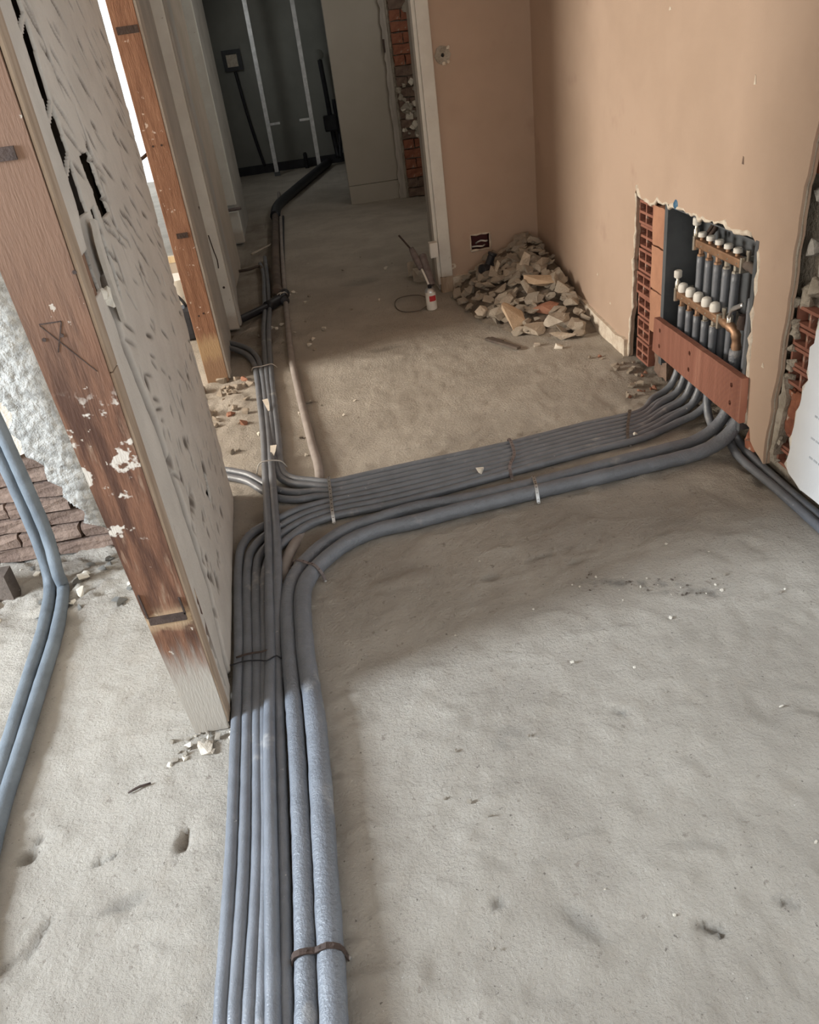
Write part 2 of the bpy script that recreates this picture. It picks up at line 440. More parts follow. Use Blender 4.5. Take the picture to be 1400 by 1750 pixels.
# pipe centre lines in metres (x right, y away, z up)
PATHS = {
    'trunk1': [(-0.392, -2.3, 0.016), (-0.41, -0.6, 0.016), (-0.422, 0.764, 0.016), (-0.425, 0.804, 0.016), (-0.429, 1.124, 0.016), (-0.443, 1.546, 0.016), (-0.455, 1.867, 0.016), (-0.472, 2.124, 0.016), (-0.482, 2.318, 0.016), (-0.476, 2.44, 0.016), (-0.438, 2.52, 0.016), (-0.371, 2.566, 0.016), (-0.272, 2.624, 0.017), (-0.144, 2.65, 0.016), (0.025, 2.661, 0.016), (0.165, 2.677, 0.016), (0.577, 2.737, 0.016), (0.905, 2.798, 0.016), (1.162, 2.839, 0.016), (1.3, 2.931, 0.0205), (1.39, 2.964, 0.045), (1.43, 2.976, 0.13), (1.43, 2.976, 0.25), (1.43, 2.976, 0.4)],
    'trunk2': [(-0.367, -2.3, 0.016), (-0.385, -0.6, 0.016), (-0.397, 0.759, 0.016), (-0.4, 0.799, 0.016), (-0.4, 1.118, 0.016), (-0.414, 1.539, 0.016), (-0.427, 1.859, 0.016), (-0.443, 2.115, 0.016), (-0.45, 2.282, 0.016), (-0.442, 2.391, 0.016), (-0.409, 2.458, 0.016), (-0.349, 2.52, 0.016), (-0.254, 2.583, 0.016), (-0.143, 2.612, 0.016), (0.021, 2.622, 0.016), (0.16, 2.638, 0.016), (0.569, 2.703, 0.016), (0.894, 2.764, 0.016), (1.148, 2.804, 0.016), (1.3, 2.88, 0.0205), (1.39, 2.894, 0.045), (1.465, 2.906, 0.13), (1.465, 2.906, 0.25), (1.465, 2.906, 0.615)],
    'trunk3': [(-0.341, -2.3, 0.016), (-0.359, -0.6, 0.016), (-0.371, 0.754, 0.016), (-0.373, 0.794, 0.016), (-0.37, 1.112, 0.016), (-0.387, 1.532, 0.016), (-0.4, 1.851, 0.016), (-0.414, 2.107, 0.016), (-0.418, 2.252, 0.016), (-0.412, 2.344, 0.016), (-0.383, 2.41, 0.016), (-0.329, 2.477, 0.016), (-0.241, 2.544, 0.016), (-0.142, 2.573, 0.016), (0.018, 2.583, 0.016), (0.155, 2.599, 0.016), (0.561, 2.669, 0.016), (0.883, 2.73, 0.016), (1.135, 2.77, 0.016), (1.3, 2.86, 0.0205), (1.39, 2.892, 0.045), (1.43, 2.904, 0.13), (1.43, 2.904, 0.25), (1.43, 2.904, 0.4)],
    'trunk4': [(-0.318, -2.3, 0.017), (-0.336, -0.6, 0.017), (-0.348, 0.75, 0.017), (-0.35, 0.789, 0.016), (-0.351, 1.108, 0.016), (-0.368, 1.527, 0.016), (-0.376, 1.845, 0.016), (-0.387, 2.099, 0.016), (-0.389, 2.219, 0.016), (-0.381, 2.297, 0.016), (-0.356, 2.364, 0.016), (-0.307, 2.434, 0.016), (-0.229, 2.506, 0.016), (-0.142, 2.535, 0.016), (0.014, 2.544, 0.016), (0.15, 2.559, 0.016), (0.553, 2.636, 0.016), (0.872, 2.696, 0.016), (1.121, 2.736, 0.016), (1.3, 2.81, 0.0205), (1.39, 2.822, 0.045), (1.465, 2.834, 0.13), (1.465, 2.834, 0.25), (1.465, 2.834, 0.615)],
    'cross1': [(-0.295, -2.3, 0.03), (-0.313, -0.6, 0.03), (-0.325, 0.74, 0.03), (-0.326, 0.778, 0.03), (-0.336, 1.092, 0.035), (-0.351, 1.505, 0.035), (-0.357, 1.824, 0.03), (-0.365, 2.067, 0.035), (-0.368, 2.287, 0.05), (-0.373, 2.412, 0.051), (-0.385, 2.656, 0.052), (-0.399, 2.891, 0.045), (-0.427, 3.345, 0.025), (-0.46, 3.764, 0.016), (-0.496, 4.2, 0.016), (-0.524, 4.414, 0.016), (-0.573, 4.57, 0.016), (-0.658, 4.708, 0.016), (-0.769, 4.841, 0.016)],
    'cross2': [(-0.274, -2.3, 0.016), (-0.292, -0.6, 0.016), (-0.304, 0.742, 0.016), (-0.305, 0.781, 0.016), (-0.313, 1.099, 0.016), (-0.328, 1.517, 0.016), (-0.339, 1.835, 0.016), (-0.34, 2.067, 0.03), (-0.34, 2.278, 0.05), (-0.344, 2.403, 0.051), (-0.358, 2.646, 0.052), (-0.376, 2.946, 0.045), (-0.399, 3.27, 0.025), (-0.425, 3.673, 0.016), (-0.467, 4.215, 0.016), (-0.507, 4.497, 0.016), (-0.563, 4.662, 0.016), (-0.657, 4.808, 0.016), (-0.768, 4.921, 0.016)],
    'corr1': [(-0.573, 6.895, 0.016), (-0.538, 6.584, 0.016), (-0.508, 5.932, 0.016), (-0.488, 5.43, 0.016), (-0.481, 4.953, 0.016), (-0.44, 4.202, 0.016), (-0.409, 3.742, 0.016), (-0.386, 3.347, 0.016), (-0.367, 3.03, 0.016), (-0.345, 2.915, 0.017), (-0.294, 2.846, 0.016), (-0.223, 2.808, 0.016), (-0.146, 2.766, 0.016), (0.036, 2.779, 0.016), (0.18, 2.794, 0.016), (0.602, 2.839, 0.016), (0.939, 2.9, 0.016), (1.202, 2.941, 0.016), (1.3, 3.02, 0.0205), (1.39, 3.038, 0.045), (1.465, 3.05, 0.13), (1.465, 3.05, 0.25), (1.465, 3.05, 0.615)],
    'corr2': [(-0.54, 7.115, 0.016), (-0.501, 6.462, 0.016), (-0.472, 5.911, 0.016), (-0.455, 5.412, 0.016), (-0.447, 4.936, 0.016), (-0.414, 4.19, 0.016), (-0.387, 3.733, 0.016), (-0.362, 3.337, 0.016), (-0.344, 3.022, 0.016), (-0.323, 2.933, 0.016), (-0.277, 2.878, 0.016), (-0.211, 2.844, 0.016), (-0.146, 2.804, 0.016), (0.039, 2.818, 0.016), (0.185, 2.833, 0.016), (0.61, 2.873, 0.016), (0.95, 2.934, 0.016), (1.215, 2.976, 0.016), (1.3, 3.071, 0.0205), (1.39, 3.108, 0.045), (1.43, 3.12, 0.13), (1.43, 3.12, 0.25), (1.43, 3.12, 0.4)],
    'left1': [(-0.651, 3.118, 0.016), (-0.552, 3.049, 0.016), (-0.48, 2.99, 0.016), (-0.415, 2.894, 0.016), (-0.353, 2.812, 0.016), (-0.271, 2.763, 0.016), (-0.201, 2.749, 0.016), (-0.145, 2.727, 0.016), (0.032, 2.74, 0.016), (0.175, 2.755, 0.016), (0.594, 2.805, 0.016), (0.928, 2.866, 0.016), (1.189, 2.907, 0.016), (1.3, 3, 0.0205), (1.39, 3.036, 0.045), (1.43, 3.048, 0.13), (1.43, 3.048, 0.25), (1.43, 3.048, 0.4)],
    'left2': [(-0.645, 3.049, 0.016), (-0.548, 2.988, 0.016), (-0.482, 2.933, 0.016), (-0.418, 2.834, 0.017), (-0.357, 2.75, 0.016), (-0.271, 2.706, 0.016), (-0.202, 2.706, 0.016), (-0.144, 2.689, 0.016), (0.029, 2.701, 0.016), (0.17, 2.716, 0.016), (0.585, 2.771, 0.016), (0.916, 2.832, 0.016), (1.175, 2.873, 0.016), (1.3, 2.95, 0.0205), (1.39, 2.966, 0.045), (1.465, 2.978, 0.13), (1.465, 2.978, 0.25), (1.465, 2.978, 0.615)],
    'thick6': [(-0.237, -2.3, 0.024), (-0.255, -0.6, 0.024), (-0.267, 0.732, 0.024), (-0.266, 0.77, 0.024), (-0.27, 1.085, 0.024), (-0.285, 1.5, 0.024), (-0.303, 1.816, 0.024), (-0.308, 2.065, 0.024), (-0.298, 2.143, 0.024), (-0.271, 2.217, 0.024), (-0.205, 2.32, 0.024), (-0.107, 2.405, 0.024), (0.02, 2.449, 0.024), (0.14, 2.481, 0.024), (0.36, 2.485, 0.024), (0.619, 2.512, 0.024), (0.847, 2.549, 0.024), (1.137, 2.598, 0.024), (1.28, 2.622, 0.026), (1.365, 2.645, 0.05), (1.42, 2.66, 0.1), (1.44, 2.665, 0.18), (1.44, 2.665, 0.3), (1.44, 2.665, 0.36)],
    'thick7': [(-0.189, -2.3, 0.027), (-0.207, -0.6, 0.027), (-0.219, 0.721, 0.027), (-0.218, 0.759, 0.027), (-0.222, 1.073, 0.027), (-0.232, 1.483, 0.027), (-0.256, 1.8, 0.027), (-0.26, 2.047, 0.027), (-0.252, 2.109, 0.027), (-0.226, 2.175, 0.027), (-0.172, 2.25, 0.027), (-0.093, 2.325, 0.027), (0.013, 2.369, 0.027), (0.128, 2.38, 0.027), (0.347, 2.415, 0.027), (0.601, 2.445, 0.027), (0.82, 2.468, 0.027), (1.097, 2.501, 0.027), (1.25, 2.522, 0.029), (1.345, 2.54, 0.05), (1.41, 2.558, 0.1), (1.445, 2.572, 0.19), (1.45, 2.58, 0.32), (1.45, 2.58, 0.57)],
    'under': [(-0.474, 10.723, 0.012), (-0.429, 9.035, 0.012), (-0.397, 7.516, 0.012), (-0.37, 6.398, 0.012), (-0.339, 5.363, 0.012), (-0.3, 4.34, 0.012), (-0.282, 4.088, 0.012), (-0.246, 3.631, 0.012), (-0.212, 3.232, 0.012), (-0.185, 2.885, 0.01), (-0.21, 2.739, -0.03), (-0.248, 2.555, -0.02), (-0.29, 2.408, 0.004), (-0.317, 2.299, 0.012), (-0.329, 2.224, 0), (-0.337, 2.203, -0.02)],
    'side1': [(1.389, 2.492, 0.016), (1.393, 2.204, 0.016), (1.395, 1.957, 0.016), (1.392, 1.741, 0.016), (1.387, 0.5, 0.016), (1.387, -2.3, 0.016)],
    'side2': [(1.432, 2.491, 0.016), (1.424, 2.206, 0.016), (1.428, 2.012, 0.016), (1.427, 1.767, 0.016), (1.425, 0.5, 0.016), (1.425, -2.3, 0.016)],
    'room1': [(-1.16, 2.42, 2), (-1.15, 2.42, 0.9), (-1.14, 2.42, 0.45), (-1.145, 2.43, 0.2), (-1.15, 2.42, 0.07), (-1.151, 2.393, 0.018), (-1.106, 2.151, 0.018), (-1.081, 1.869, 0.018), (-1.061, 1.635, 0.018), (-1.033, 1.385, 0.018), (-1.002, 1.137, 0.018), (-0.882, 0.1, 0.021), (-0.832, -2.3, 0.021)],
    'room2': [(-1.115, 2.4, 2), (-1.105, 2.4, 0.9), (-1.095, 2.4, 0.45), (-1.095, 2.4, 0.2), (-1.095, 2.36, 0.07), (-1.102, 2.378, 0.018), (-1.055, 2.121, 0.018), (-1.034, 1.832, 0.018), (-1.019, 1.605, 0.018), (-1.006, 1.387, 0.018), (-0.977, 1.146, 0.018), (-0.857, 0.1, 0.021), (-0.807, -2.3, 0.021)],
    'drain': [(-0.479, 8.943, 0.035), (-0.45, 7.442, 0.035), (-0.428, 6.533, 0.035), (-0.4, 5.718, 0.035)],
    'drainarm': [(-0.375, 5.613, 0.03), (-0.474, 5.476, 0.03), (-0.648, 5.265, 0.03), (-0.735, 5.167, 0.03)],
}

def structure(o):
    o['kind'] = 'structure'
    return o

# ------------------------------------------------------------------ floor
def axis(*segs):
    out = []
    for a, b, s in segs:
        n = max(1, int(round((b - a) / s)))
        out += [a + (b - a) * i / n for i in range(n)]
    return np.array(out + [segs[-1][1]])

def bump2(X, Y, cx, cy, rx, ry, ang=0.0):
    c, s = math.cos(ang), math.sin(ang)
    u = ((X - cx) * c + (Y - cy) * s) / rx; v = (-(X - cx) * s + (Y - cy) * c) / ry
    return np.exp(-(u * u + v * v) ** 2.2)

fx = axis((-4.1, -1.5, 0.13), (-1.5, 1.62, 0.0115), (1.62, 2.0, 0.19))
fy = axis((-2.7, 0.6, 0.12), (0.6, 3.1, 0.0115), (3.1, 5.6, 0.024), (5.6, 9.4, 0.07), (9.4, 14.0, 0.3))
X, Y = np.meshgrid(fx, fy, indexing='ij')
Z = 0.011 * fbm(X * 3, Y * 3, 1, 3) + 0.011 * fbm(X * 16, Y * 13, 5, 4) + 0.008 * fbm(X * 42, Y * 42, 9, 2)
Z += 0.004 * np.maximum(0, fbm(X * 9 + Y * 2, Y * 25, 21, 3) - 0.08) * 8      # trowel ridges
Z -= 0.002
def zone(a, lo, hi): return np.clip((a - lo) / (hi - lo), 0, 1)
soil = np.zeros_like(Z); pit_and_stain = np.zeros_like(Z)
# dug, soiled strip along the corridor's left side
d = zone(Y, 4.35, 4.75) * (1 - zone(Y, 8.8, 9.2)) * zone(X, -0.95, -0.75) * (1 - zone(X, -0.42 - 0.02 * (Y - 4.5) + 0.10 * fbm(X * 5, Y * 5, 31), -0.34 - 0.02 * (Y - 4.5) + 0.10 * fbm(X * 5, Y * 5, 31)))
soil = np.maximum(soil, d * (0.55 + 0.9 * np.clip(fbm(X * 7, Y * 7, 33), -0.3, 0.4)))
Z += d * (0.03 * fbm(X * 14, Y * 14, 35, 4) - 0.012)
# rough threshold of broken masonry at the doorway
d = zone(Y, 3.35, 3.7) * (1 - zone(Y, 4.2, 4.4)) * (1 - zone(X, -0.55, -0.48))
Z += d * (0.05 * fbm(X * 12, Y * 16, 41, 4) + 0.005)
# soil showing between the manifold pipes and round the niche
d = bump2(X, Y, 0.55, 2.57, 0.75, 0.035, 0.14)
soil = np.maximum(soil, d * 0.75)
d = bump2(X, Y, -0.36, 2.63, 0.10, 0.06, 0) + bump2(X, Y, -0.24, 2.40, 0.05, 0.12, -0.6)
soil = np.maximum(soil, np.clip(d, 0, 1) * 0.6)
d = zone(X, 1.30, 1.42) * zone(Y, 2.1, 2.3) * (1 - zone(Y, 3.4, 3.7))
Z += d * (0.05 * fbm(X * 20, Y * 20, 51, 4) - 0.012); soil = np.maximum(soil, d * 0.55)
d = bump2(X, Y, 0.85, 2.22, 0.40, 0.17, 0.15); soil = np.maximum(soil, d * (0.22 + 0.3 * np.clip(fbm(X * 4, Y * 4, 91), -0.3, 0.4)))
# gravelly channel by the neighbouring room
d = zone(-X, 0.75, 1.0) * zone(Y, 1.95, 2.35) * (1 - zone(Y, 2.7, 2.8))
Z += d * 0.055 * fbm(X * 22, Y * 22, 61, 4)
soil = np.maximum(soil, d * np.clip(fbm(X * 9, Y * 9, 63) * 3, 0, 0.55))
# pits and scrapes
for cx, cy, rx, ry, an, dep in ((-0.547, 1.233, 0.011, 0.030, -0.15, 0.022), (-0.915, 1.27, 0.022, 0.02, 0, 0.02), (-0.90, 1.31, 0.012, 0.012, 0, 0.014),
        (-0.735, 1.215, 0.012, 0.009, 0, 0.015), (-0.708, 1.225, 0.009, 0.007, 0, 0.014), (0.53, 1.373, 0.022, 0.010, -0.5, 0.012), (0.50, 0.812, 0.026, 0.009, -0.6, 0.016),
        (0.515, 0.80, 0.012, 0.007, -0.6, 0.012), (0.66, 0.83, 0.025, 0.009, -0.5, 0.01), (0.12, 0.94, 0.016, 0.012, 0, 0.01), (0.27, 0.87, 0.02, 0.05, 0.6, 0.006),
        (-0.83, 1.06, 0.008, 0.05, -0.35, 0.010), (-0.93, 0.98, 0.10, 0.012, 0.6, 0.006), (-0.66, 1.10, 0.05, 0.02, 0.3, 0.008),
        (0.20, 5.9, 0.14, 0.10, 0, 0.02), (0.25, 4.35, 0.1, 0.03, 0.1, 0.012), (0.62, 2.02, 0.03, 0.01, 0.1, 0.008), (0.52, 2.08, 0.05, 0.012, 0.1, 0.008), (0.34, 2.02, 0.03, 0.02, 0, 0.008)):
    g = bump2(X, Y, cx, cy, rx, ry, an)
    Z -= dep * g; pit_and_stain = np.maximum(pit_and_stain, 0.55 * g)  # the same mask sinks each pit and darkens its colour
for cx, cy, rx, ry, an, s in ((0.75, 1.86, 0.16, 0.016, -0.35, 1.0), (0.90, 1.77, 0.10, 0.02, -0.3, 0.9), (0.24, 1.36, 0.05, 0.035, 0.5, 0.45), (0.60, 2.10, 0.05, 0.03, 0, 0.4), (0.95, 2.10, 0.12, 0.06, 0, 0.25), (0.44, 2.25, 0.03, 0.02, 0, 0.5)):
    g = bump2(X, Y, cx, cy, rx, ry, an)
    pit_and_stain = np.maximum(pit_and_stain, s * g * np.clip(0.5 + 4 * fbm(X * 40, Y * 40, 71, 3), 0, 1))
    Z += g * 0.01 * fbm(X * 50, Y * 50, 73, 2)
co = np.stack([X, Y, Z], -1).reshape(-1, 3)
floor = structure(grid_mesh('floor', co, len(fx), len(fy), 'floor', attrs={'soil': np.clip(soil, 0, 1), 'pit_and_stain': np.clip(pit_and_stain, 0, 1)}))
structure(box('floor_base', -4.2, 2.1, -2.8, 14.1, -0.2, -0.06, 'mortar_dark'))

# ------------------------------------------------------------------ room shell outside the view
structure(box('ceiling', -4.2, 2.1, -2.8, 7.06, 2.62, 2.75, 'ceiling'))
structure(box('ceiling_corridor', -1.3, 2.1, 7.06, 14.1, 2.62, 2.75, 'ceiling'))
# rear wall, with an opening for the added fill light
structure(slab('wall_rear', rect(-4.1, 0, 1.7, 2.62), [rect(-1.75, 0.8, 0.55, 2.2)], lambda u, v: (u, -2.6, v), (0, -0.15, 0), 'plain_wall'))
# left outer wall, two window openings
structure(slab('wall_left_outer', rect(-2.7, 0, 7.0, 2.62), [rect(0.3, 1.0, 1.22, 2.45), rect(3.05, 0.8, 4.45, 2.2)], lambda u, v: (-4.0, u, v), (-0.15, 0, 0), 'plain_wall'))
# end wall of the neighbouring room with a tall glazed opening
structure(slab('wall_next_room_end', rect(-4.0, 0, -0.75, 2.62), [rect(-2.1, 0.12, -0.98, 2.4)], lambda u, v: (u, 6.9, v), (0, 0.15, 0), 'plain_wall'))

def window_frame(name, to3, u0, v0, u1, v1, depth, label, m, bars_u=(), bars_v=()):
    o = structure(bpy.data.objects.new(name, None)); COL.objects.link(o)
    t = 0.05
    slab('window_frame', rect(u0, v0, u1, v1), [rect(u0 + t, v0 + t, u1 - t, v1 - t)], to3, depth, m, o)
    for u in bars_u: slab('mullion', rect(u - 0.03, v0 + t, u + 0.03, v1 - t), [], to3, depth, m, o)
    for v in bars_v: slab('glazing_bar', rect(u0 + t, v - 0.02, u1 - t, v + 0.02), [], to3, depth, m, o)
    return o
window_frame('window_1', lambda u, v: (u, 6.95, v), -2.1, 0.12, -0.98, 2.4, (0, 0.05, 0), '', 'yellow_wood', bars_u=(-1.54,))

# ------------------------------------------------------------------ hacked partition on the left (plaster face, hollow inside)
def XL(y): return -0.374 - 0.056 * y
wl = structure(bpy.data.objects.new('wall_left', None)); COL.objects.link(wl)
py = axis((1.615, 2.86, 0.0046)); pz = axis((0.015, 1.95, 0.0052), (1.95, 2.62, 0.05))
U, V = np.meshgrid(py, pz, indexing='ij')
H = 0.006 * fbm(U * 4, V * 4, 101, 3) + 0.003 * fbm(U * 30, V * 30, 103, 3)
cut = np.zeros_like(H)
rnd = random.Random(7)
for i in range(300):
    cy = rnd.uniform(1.80, 2.84); cz = rnd.uniform(0.18, 1.92)
    t = np.clip((cz - 0.55) / 0.5, 0, 1)
    if rnd.random() < t:
        ln = rnd.uniform(0.022, 0.055); wd = rnd.uniform(0.004, 0.0075); ang = -rnd.uniform(0.35, 0.75)
    else:
        ln = rnd.uniform(0.012, 0.026); wd = rnd.uniform(0.010, 0.020); ang = math.pi / 2 + rnd.uniform(-0.1, 0.5)
    s = (abs(U - cy) < 0.09) & (abs(V - cz) < 0.06)
    g = bump2(U[s], V[s], cy, cz, ln, wd, ang)
    H[s] -= 0.006 * g; cut[s] = np.maximum(cut[s], g * rnd.uniform(0.5, 1.0))
# longer scrapes
for cy, cz, ln, an in ((1.90, 1.55, 0.07, -1.2), (2.03, 1.35, 0.10, -1.35), (2.06, 1.20, 0.08, -1.4), (1.95, 1.12, 0.05, -1.3), (2.3, 0.45, 0.05, 1.6), (2.15, 0.7, 0.05, 1.7)):
    g = bump2(U, V, cy, cz, ln, 0.009, an); H -= 0.007 * g; cut = np.maximum(cut, g)
# vertical chase : open slit above, scraped groove below
wob = 0.012 * fbm(V * 5, V * 0 + 3, 111, 3)
gy = wob + np.interp(V, [0, 0.08, 0.28, 0.5, 0.75, 0.9, 1.0, 1.14, 1.3, 1.65, 2.6], [1.735, 1.745, 1.84, 1.835, 1.82, 1.775, 1.745, 1.785, 1.755, 1.755, 1.755])
groove = np.exp(-((U - gy) / 0.024) ** 4) * (V < 1.14)
H -= 0.016 * groove; cut = np.maximum(cut, 0.8 * groove)
slit = (np.abs(U - gy) < 0.038 + 0.014 * fbm(V * 30, U * 5, 113, 2)) & (V > 1.27)
for bz in (1.36, 1.455, 1.60): slit &= np.abs(V - bz - 0.4 * (U - 1.75)) > 0.008
slit2 = (np.abs(U - (1.85 + 0.25 * (1.25 - V) * 0.3 + 0.6 * wob)) < 0.024 * zone(V, 1.06, 1.12)) & (V > 1.06) & (V < 1.265)
hole1 = (np.abs(U - 1.655) < 0.042 + 0.05 * fbm(U * 30, V * 30, 117, 2)) & (V > 1.135) & (V < 1.215)
hole2 = (np.abs(U - (1.955 + 0.35 * (1.30 - V) * 0.6)) < 0.050 + 0.04 * fbm(U * 9, V * 40, 119, 3)) & (V > 1.235) & (V < 1.365)
hole3 = (np.abs(U - (2.29 - 0.5 * (0.37 - V))) < 0.022 + 0.03 * fbm(U * 9, V * 40, 121, 3)) & (V > 0.30) & (V < 0.425)
torn = bump2(U, V, 1.75, 1.17, 0.055, 0.11, 0.1)
H -= 0.010 * torn; cut = np.maximum(cut, 0.55 * torn)
g = bump2(U, V, 1.97, 0.475, 0.06, 0.022, 0.2); H -= 0.01 * g; cut = np.maximum(cut, 0.6 * g)
H -= 0.02 * zone(U, 2.80, 2.86) * (0.5 + fbm(U * 10, V * 14, 123))
dead = slit | slit2 | hole1 | hole2 | hole3
keep = ~(dead[:-1, :-1] | dead[1:, :-1] | dead[1:, 1:] | dead[:-1, 1:])
co = np.stack([-0.374 - 0.056 * U + H, U, V], -1).reshape(-1, 3)
grid_mesh('plaster_face', co, len(py), len(pz), 'hack', wl, attrs={'cut': np.clip(cut, 0, 1)}, keep=keep, skirt=(-0.007, 0, 0))
# hidden far face, far edge stud and base of the same partition
slab('back_face', rect(1.66, 0, 2.86, 2.62), [], lambda u, v: (XL(u) - 0.105, u, v), (-0.015, 0, 0), 'plain_wall', wl)
slab('edge_stud', rect(2.80, 0, 2.855, 2.62), [], lambda u, v: (XL(u) - 0.015, u, v), (-0.09, 0, 0), 'post_edge', wl)
slab('inner_stud', rect(2.10, 0, 2.18, 2.62), [], lambda u, v: (XL(u) - 0.03, u, v), (-0.075, 0, 0), 'dark_wood', wl)
# curl of torn plaster beside the hole
slab('torn_flap', rag([(1.765, 1.26), (1.79, 1.25), (1.80, 1.15), (1.795, 1.04), (1.78, 1.04), (1.765, 1.15)], 0.003, 0.02, 3, True), [], lambda u, v: (XL(u) + 0.010 + 0.08 * max(0, v - 1.2), u, v), (-0.010, 0, 0), 'hack', wl)
for k, (yy, zz, s) in enumerate(((1.715, 1.115, 0.016), (1.73, 1.10, 0.012), (1.70, 1.12, 0.010))):
    o = link('plaster_lump', chunk_mesh('plaster_lump', 300 + k, s, s, s * 1.3), 'chalk', wl); o.location = (XL(yy) - 0.002, yy, zz)
tube('cable_in_chase', [(XL(1.75) - 0.02, 1.752, 2.2), (XL(1.75) - 0.022, 1.75, 1.6), (XL(1.75) - 0.02, 1.755, 1.2)], 0.006, 'black_plastic', wl)

# brown timber post that ends the partition
post = thing('timber_post', 'large brown timber post with white paint flecks ending the hacked plaster partition', 'post', (-0.51, 1.6, 0))
bm = bmesh.new()
prof = [(0.0, -0.556), (0.10, -0.560), (0.40, -0.574), (0.75, -0.586), (1.25, -0.600), (2.62, -0.606)]
rows = []
for z, xl in prof:
    rows.append([bm.verts.new((x + 0.51, y - 1.6, z)) for x, y in ((xl, 1.56), (-0.4655 - 0.003 * z, 1.56), (-0.4655 - 0.003 * z, 1.655), (xl, 1.655))])
for a, b in zip(rows[:-1], rows[1:]):
    for k in range(4): bm.faces.new((a[k], a[(k + 1) % 4], b[(k + 1) % 4], b[k]))
bm.faces.new(rows[0][::-1]); bm.faces.new(rows[-1])
bmesh.ops.bevel(bm, geom=[e for e in bm.edges if abs(e.verts[0].co.z - e.verts[1].co.z) > 0.05], offset=0.003, segments=2, affect='EDGES')
from_bm('post_body', bm, 'post', post)
bm = bmesh.new()
for z0, z1 in ((0.02, 1.0), (1.0, 1.75), (1.75, 2.62)):
    bm_box(bm, 0.0415, 0.0485, -0.037, 0.012, z0, z1 - 0.002, 0.002)
o = from_bm('edge_batten', bm, 'post_edge', post); o['label'] = 'pale split batten along the post edge'
def on_post(x, z, w, h, d=0.004, rz=0.0, name='mark', m='iron'):
    bm = bmesh.new(); bm_box(bm, -w / 2, w / 2, -d, 0.002, -h / 2, h / 2)
    bmesh.ops.rotate(bm, verts=bm.verts, cent=(0, 0, 0), matrix=Matrix.Rotation(rz, 3, 'Y'))
    bmesh.ops.translate(bm, verts=bm.verts, vec=(x + 0.51, -0.04, z))
    return from_bm(name, bm, m, post)
on_post(-0.522, 0.385, 0.088, 0.022, name='iron_strap')
on_post(-0.568, 0.43, 0.004, 0.07, rz=-0.05, name='saw_cut'); on_post(-0.480, 0.415, 0.004, 0.05, rz=-0.05, name='saw_cut')
on_post(-0.545, 1.41, 0.09, 0.022, name='iron_strap')
# scribed carpenter's mark : bar, two crossing strokes
on_post(-0.545, 1.115, 0.042, 0.0022, 0.001, 0.0, 'scribed_line')
on_post(-0.537, 1.085, 0.0022, 0.062, 0.001, 0.42, 'scribed_line')
on_post(-0.528, 1.06, 0.0018, 0.13, 0.0008, -0.62, 'scribed_line')
for x, z in ((-0.567, 1.085), (-0.532, 1.088), (-0.47, 1.20)):
    lathe('nail_hole', [(0, 0.004), (0.002, 0.004)], (x + 0.51, -0.0415, z), (0, 1, 0), 'iron', post, 8)

# ------------------------------------------------------------------ neighbouring room's cross wall with broken render
st = structure(bpy.data.objects.new('wall_cross', None)); COL.objects.link(st)
box('core', -4.0, -0.62, 2.66, 2.82, 0, 2.62, 'mortar_dark', st)
rnd = random.Random(11)
mesh_cache = {}
for r in range(16):
    z0 = r * 0.062
    x = -1.50 + (0.11 if r % 2 else 0) - 0.12
    while x < -0.68:
        w = 0.225; x1 = min(x + w, -0.635)
        if x1 - x > 0.05:
            o = rough_box('brick', 0, x1 - x - 0.012, 0, 0.07, 0, 0.052, 'brick_old', st, 0.004, rnd.randint(0, 999), 2)
            o.location = (x, 2.60 + rnd.uniform(0, 0.02), z0 + 0.004)
        x += w
rend = [(-0.63, 2.62), (-0.63, 0.16), (-0.80, 0.10), (-0.93, 0.09), (-0.955, 0.13), (-1.02, 0.155), (-1.00, 0.20), (-1.055, 0.27), (-1.045, 0.31), (-1.085, 0.34), (-1.075, 0.40), (-1.125, 0.44), (-1.12, 0.50), (-1.145, 0.54), (-1.11, 0.60), (-1.15, 0.68), (-1.10, 0.72), (-1.16, 0.80), (-1.25, 0.95), (-1.5, 1.1), (-4.0, 1.2), (-4.0, 2.62)]
outline = rag(rend[:-2], 0.006, 0.03, 5) + rend[-2:]
slab('render_coat', outline, [], lambda u, v: (u, 2.545, v), (0, 0.05, 0), 'render', st)
# pebbly broken relief on the visible part of the render
ux = axis((-1.24, -0.63, 0.007)); uz = axis((0.10, 1.30, 0.007))
U, V = np.meshgrid(ux, uz, indexing='ij')
H = 0.012 * np.abs(fbm(U * 30, V * 30, 131, 3)) * 2.2 + 0.016 * fbm(U * 7, V * 9, 133, 3)
ledge = np.clip(np.abs(fbm(U * 3, V * 26, 135, 3)) * 2, 0, 1) * zone(-V, -0.55, -0.25)
H = H - 0.02 * ledge
def inside(px, pz, poly):
    r = np.zeros(px.shape, bool); n = len(poly)
    for i in range(n):
        x1, z1 = poly[i]; x2, z2 = poly[(i + 1) % n]
        if z1 == z2: continue
        r ^= ((z1 > pz) != (z2 > pz)) & (px < (x2 - x1) * (pz - z1) / (z2 - z1) + x1)
    return r
ins = inside(U, V, outline)
keep = ins[:-1, :-1] & ins[1:, :-1] & ins[1:, 1:] & ins[:-1, 1:]
grid_mesh('render_relief', np.stack([U, 2.540 - H, V], -1).reshape(-1, 3), len(ux), len(uz), 'render', st, keep=keep, skirt=(0, 0.03, 0))
slab('beige_plaster_patch', rag([(-1.6, 1.2), (-1.6, 0.40), (-1.22, 0.42), (-1.11, 0.45), (-1.10, 0.75), (-1.2, 1.0)], 0.01, 0.04, 9, True), [], lambda u, v: (u, 2.58, v), (0, 0.02, 0), 'cream_edge', st)  # beige plaster piece left of the ragged render edge
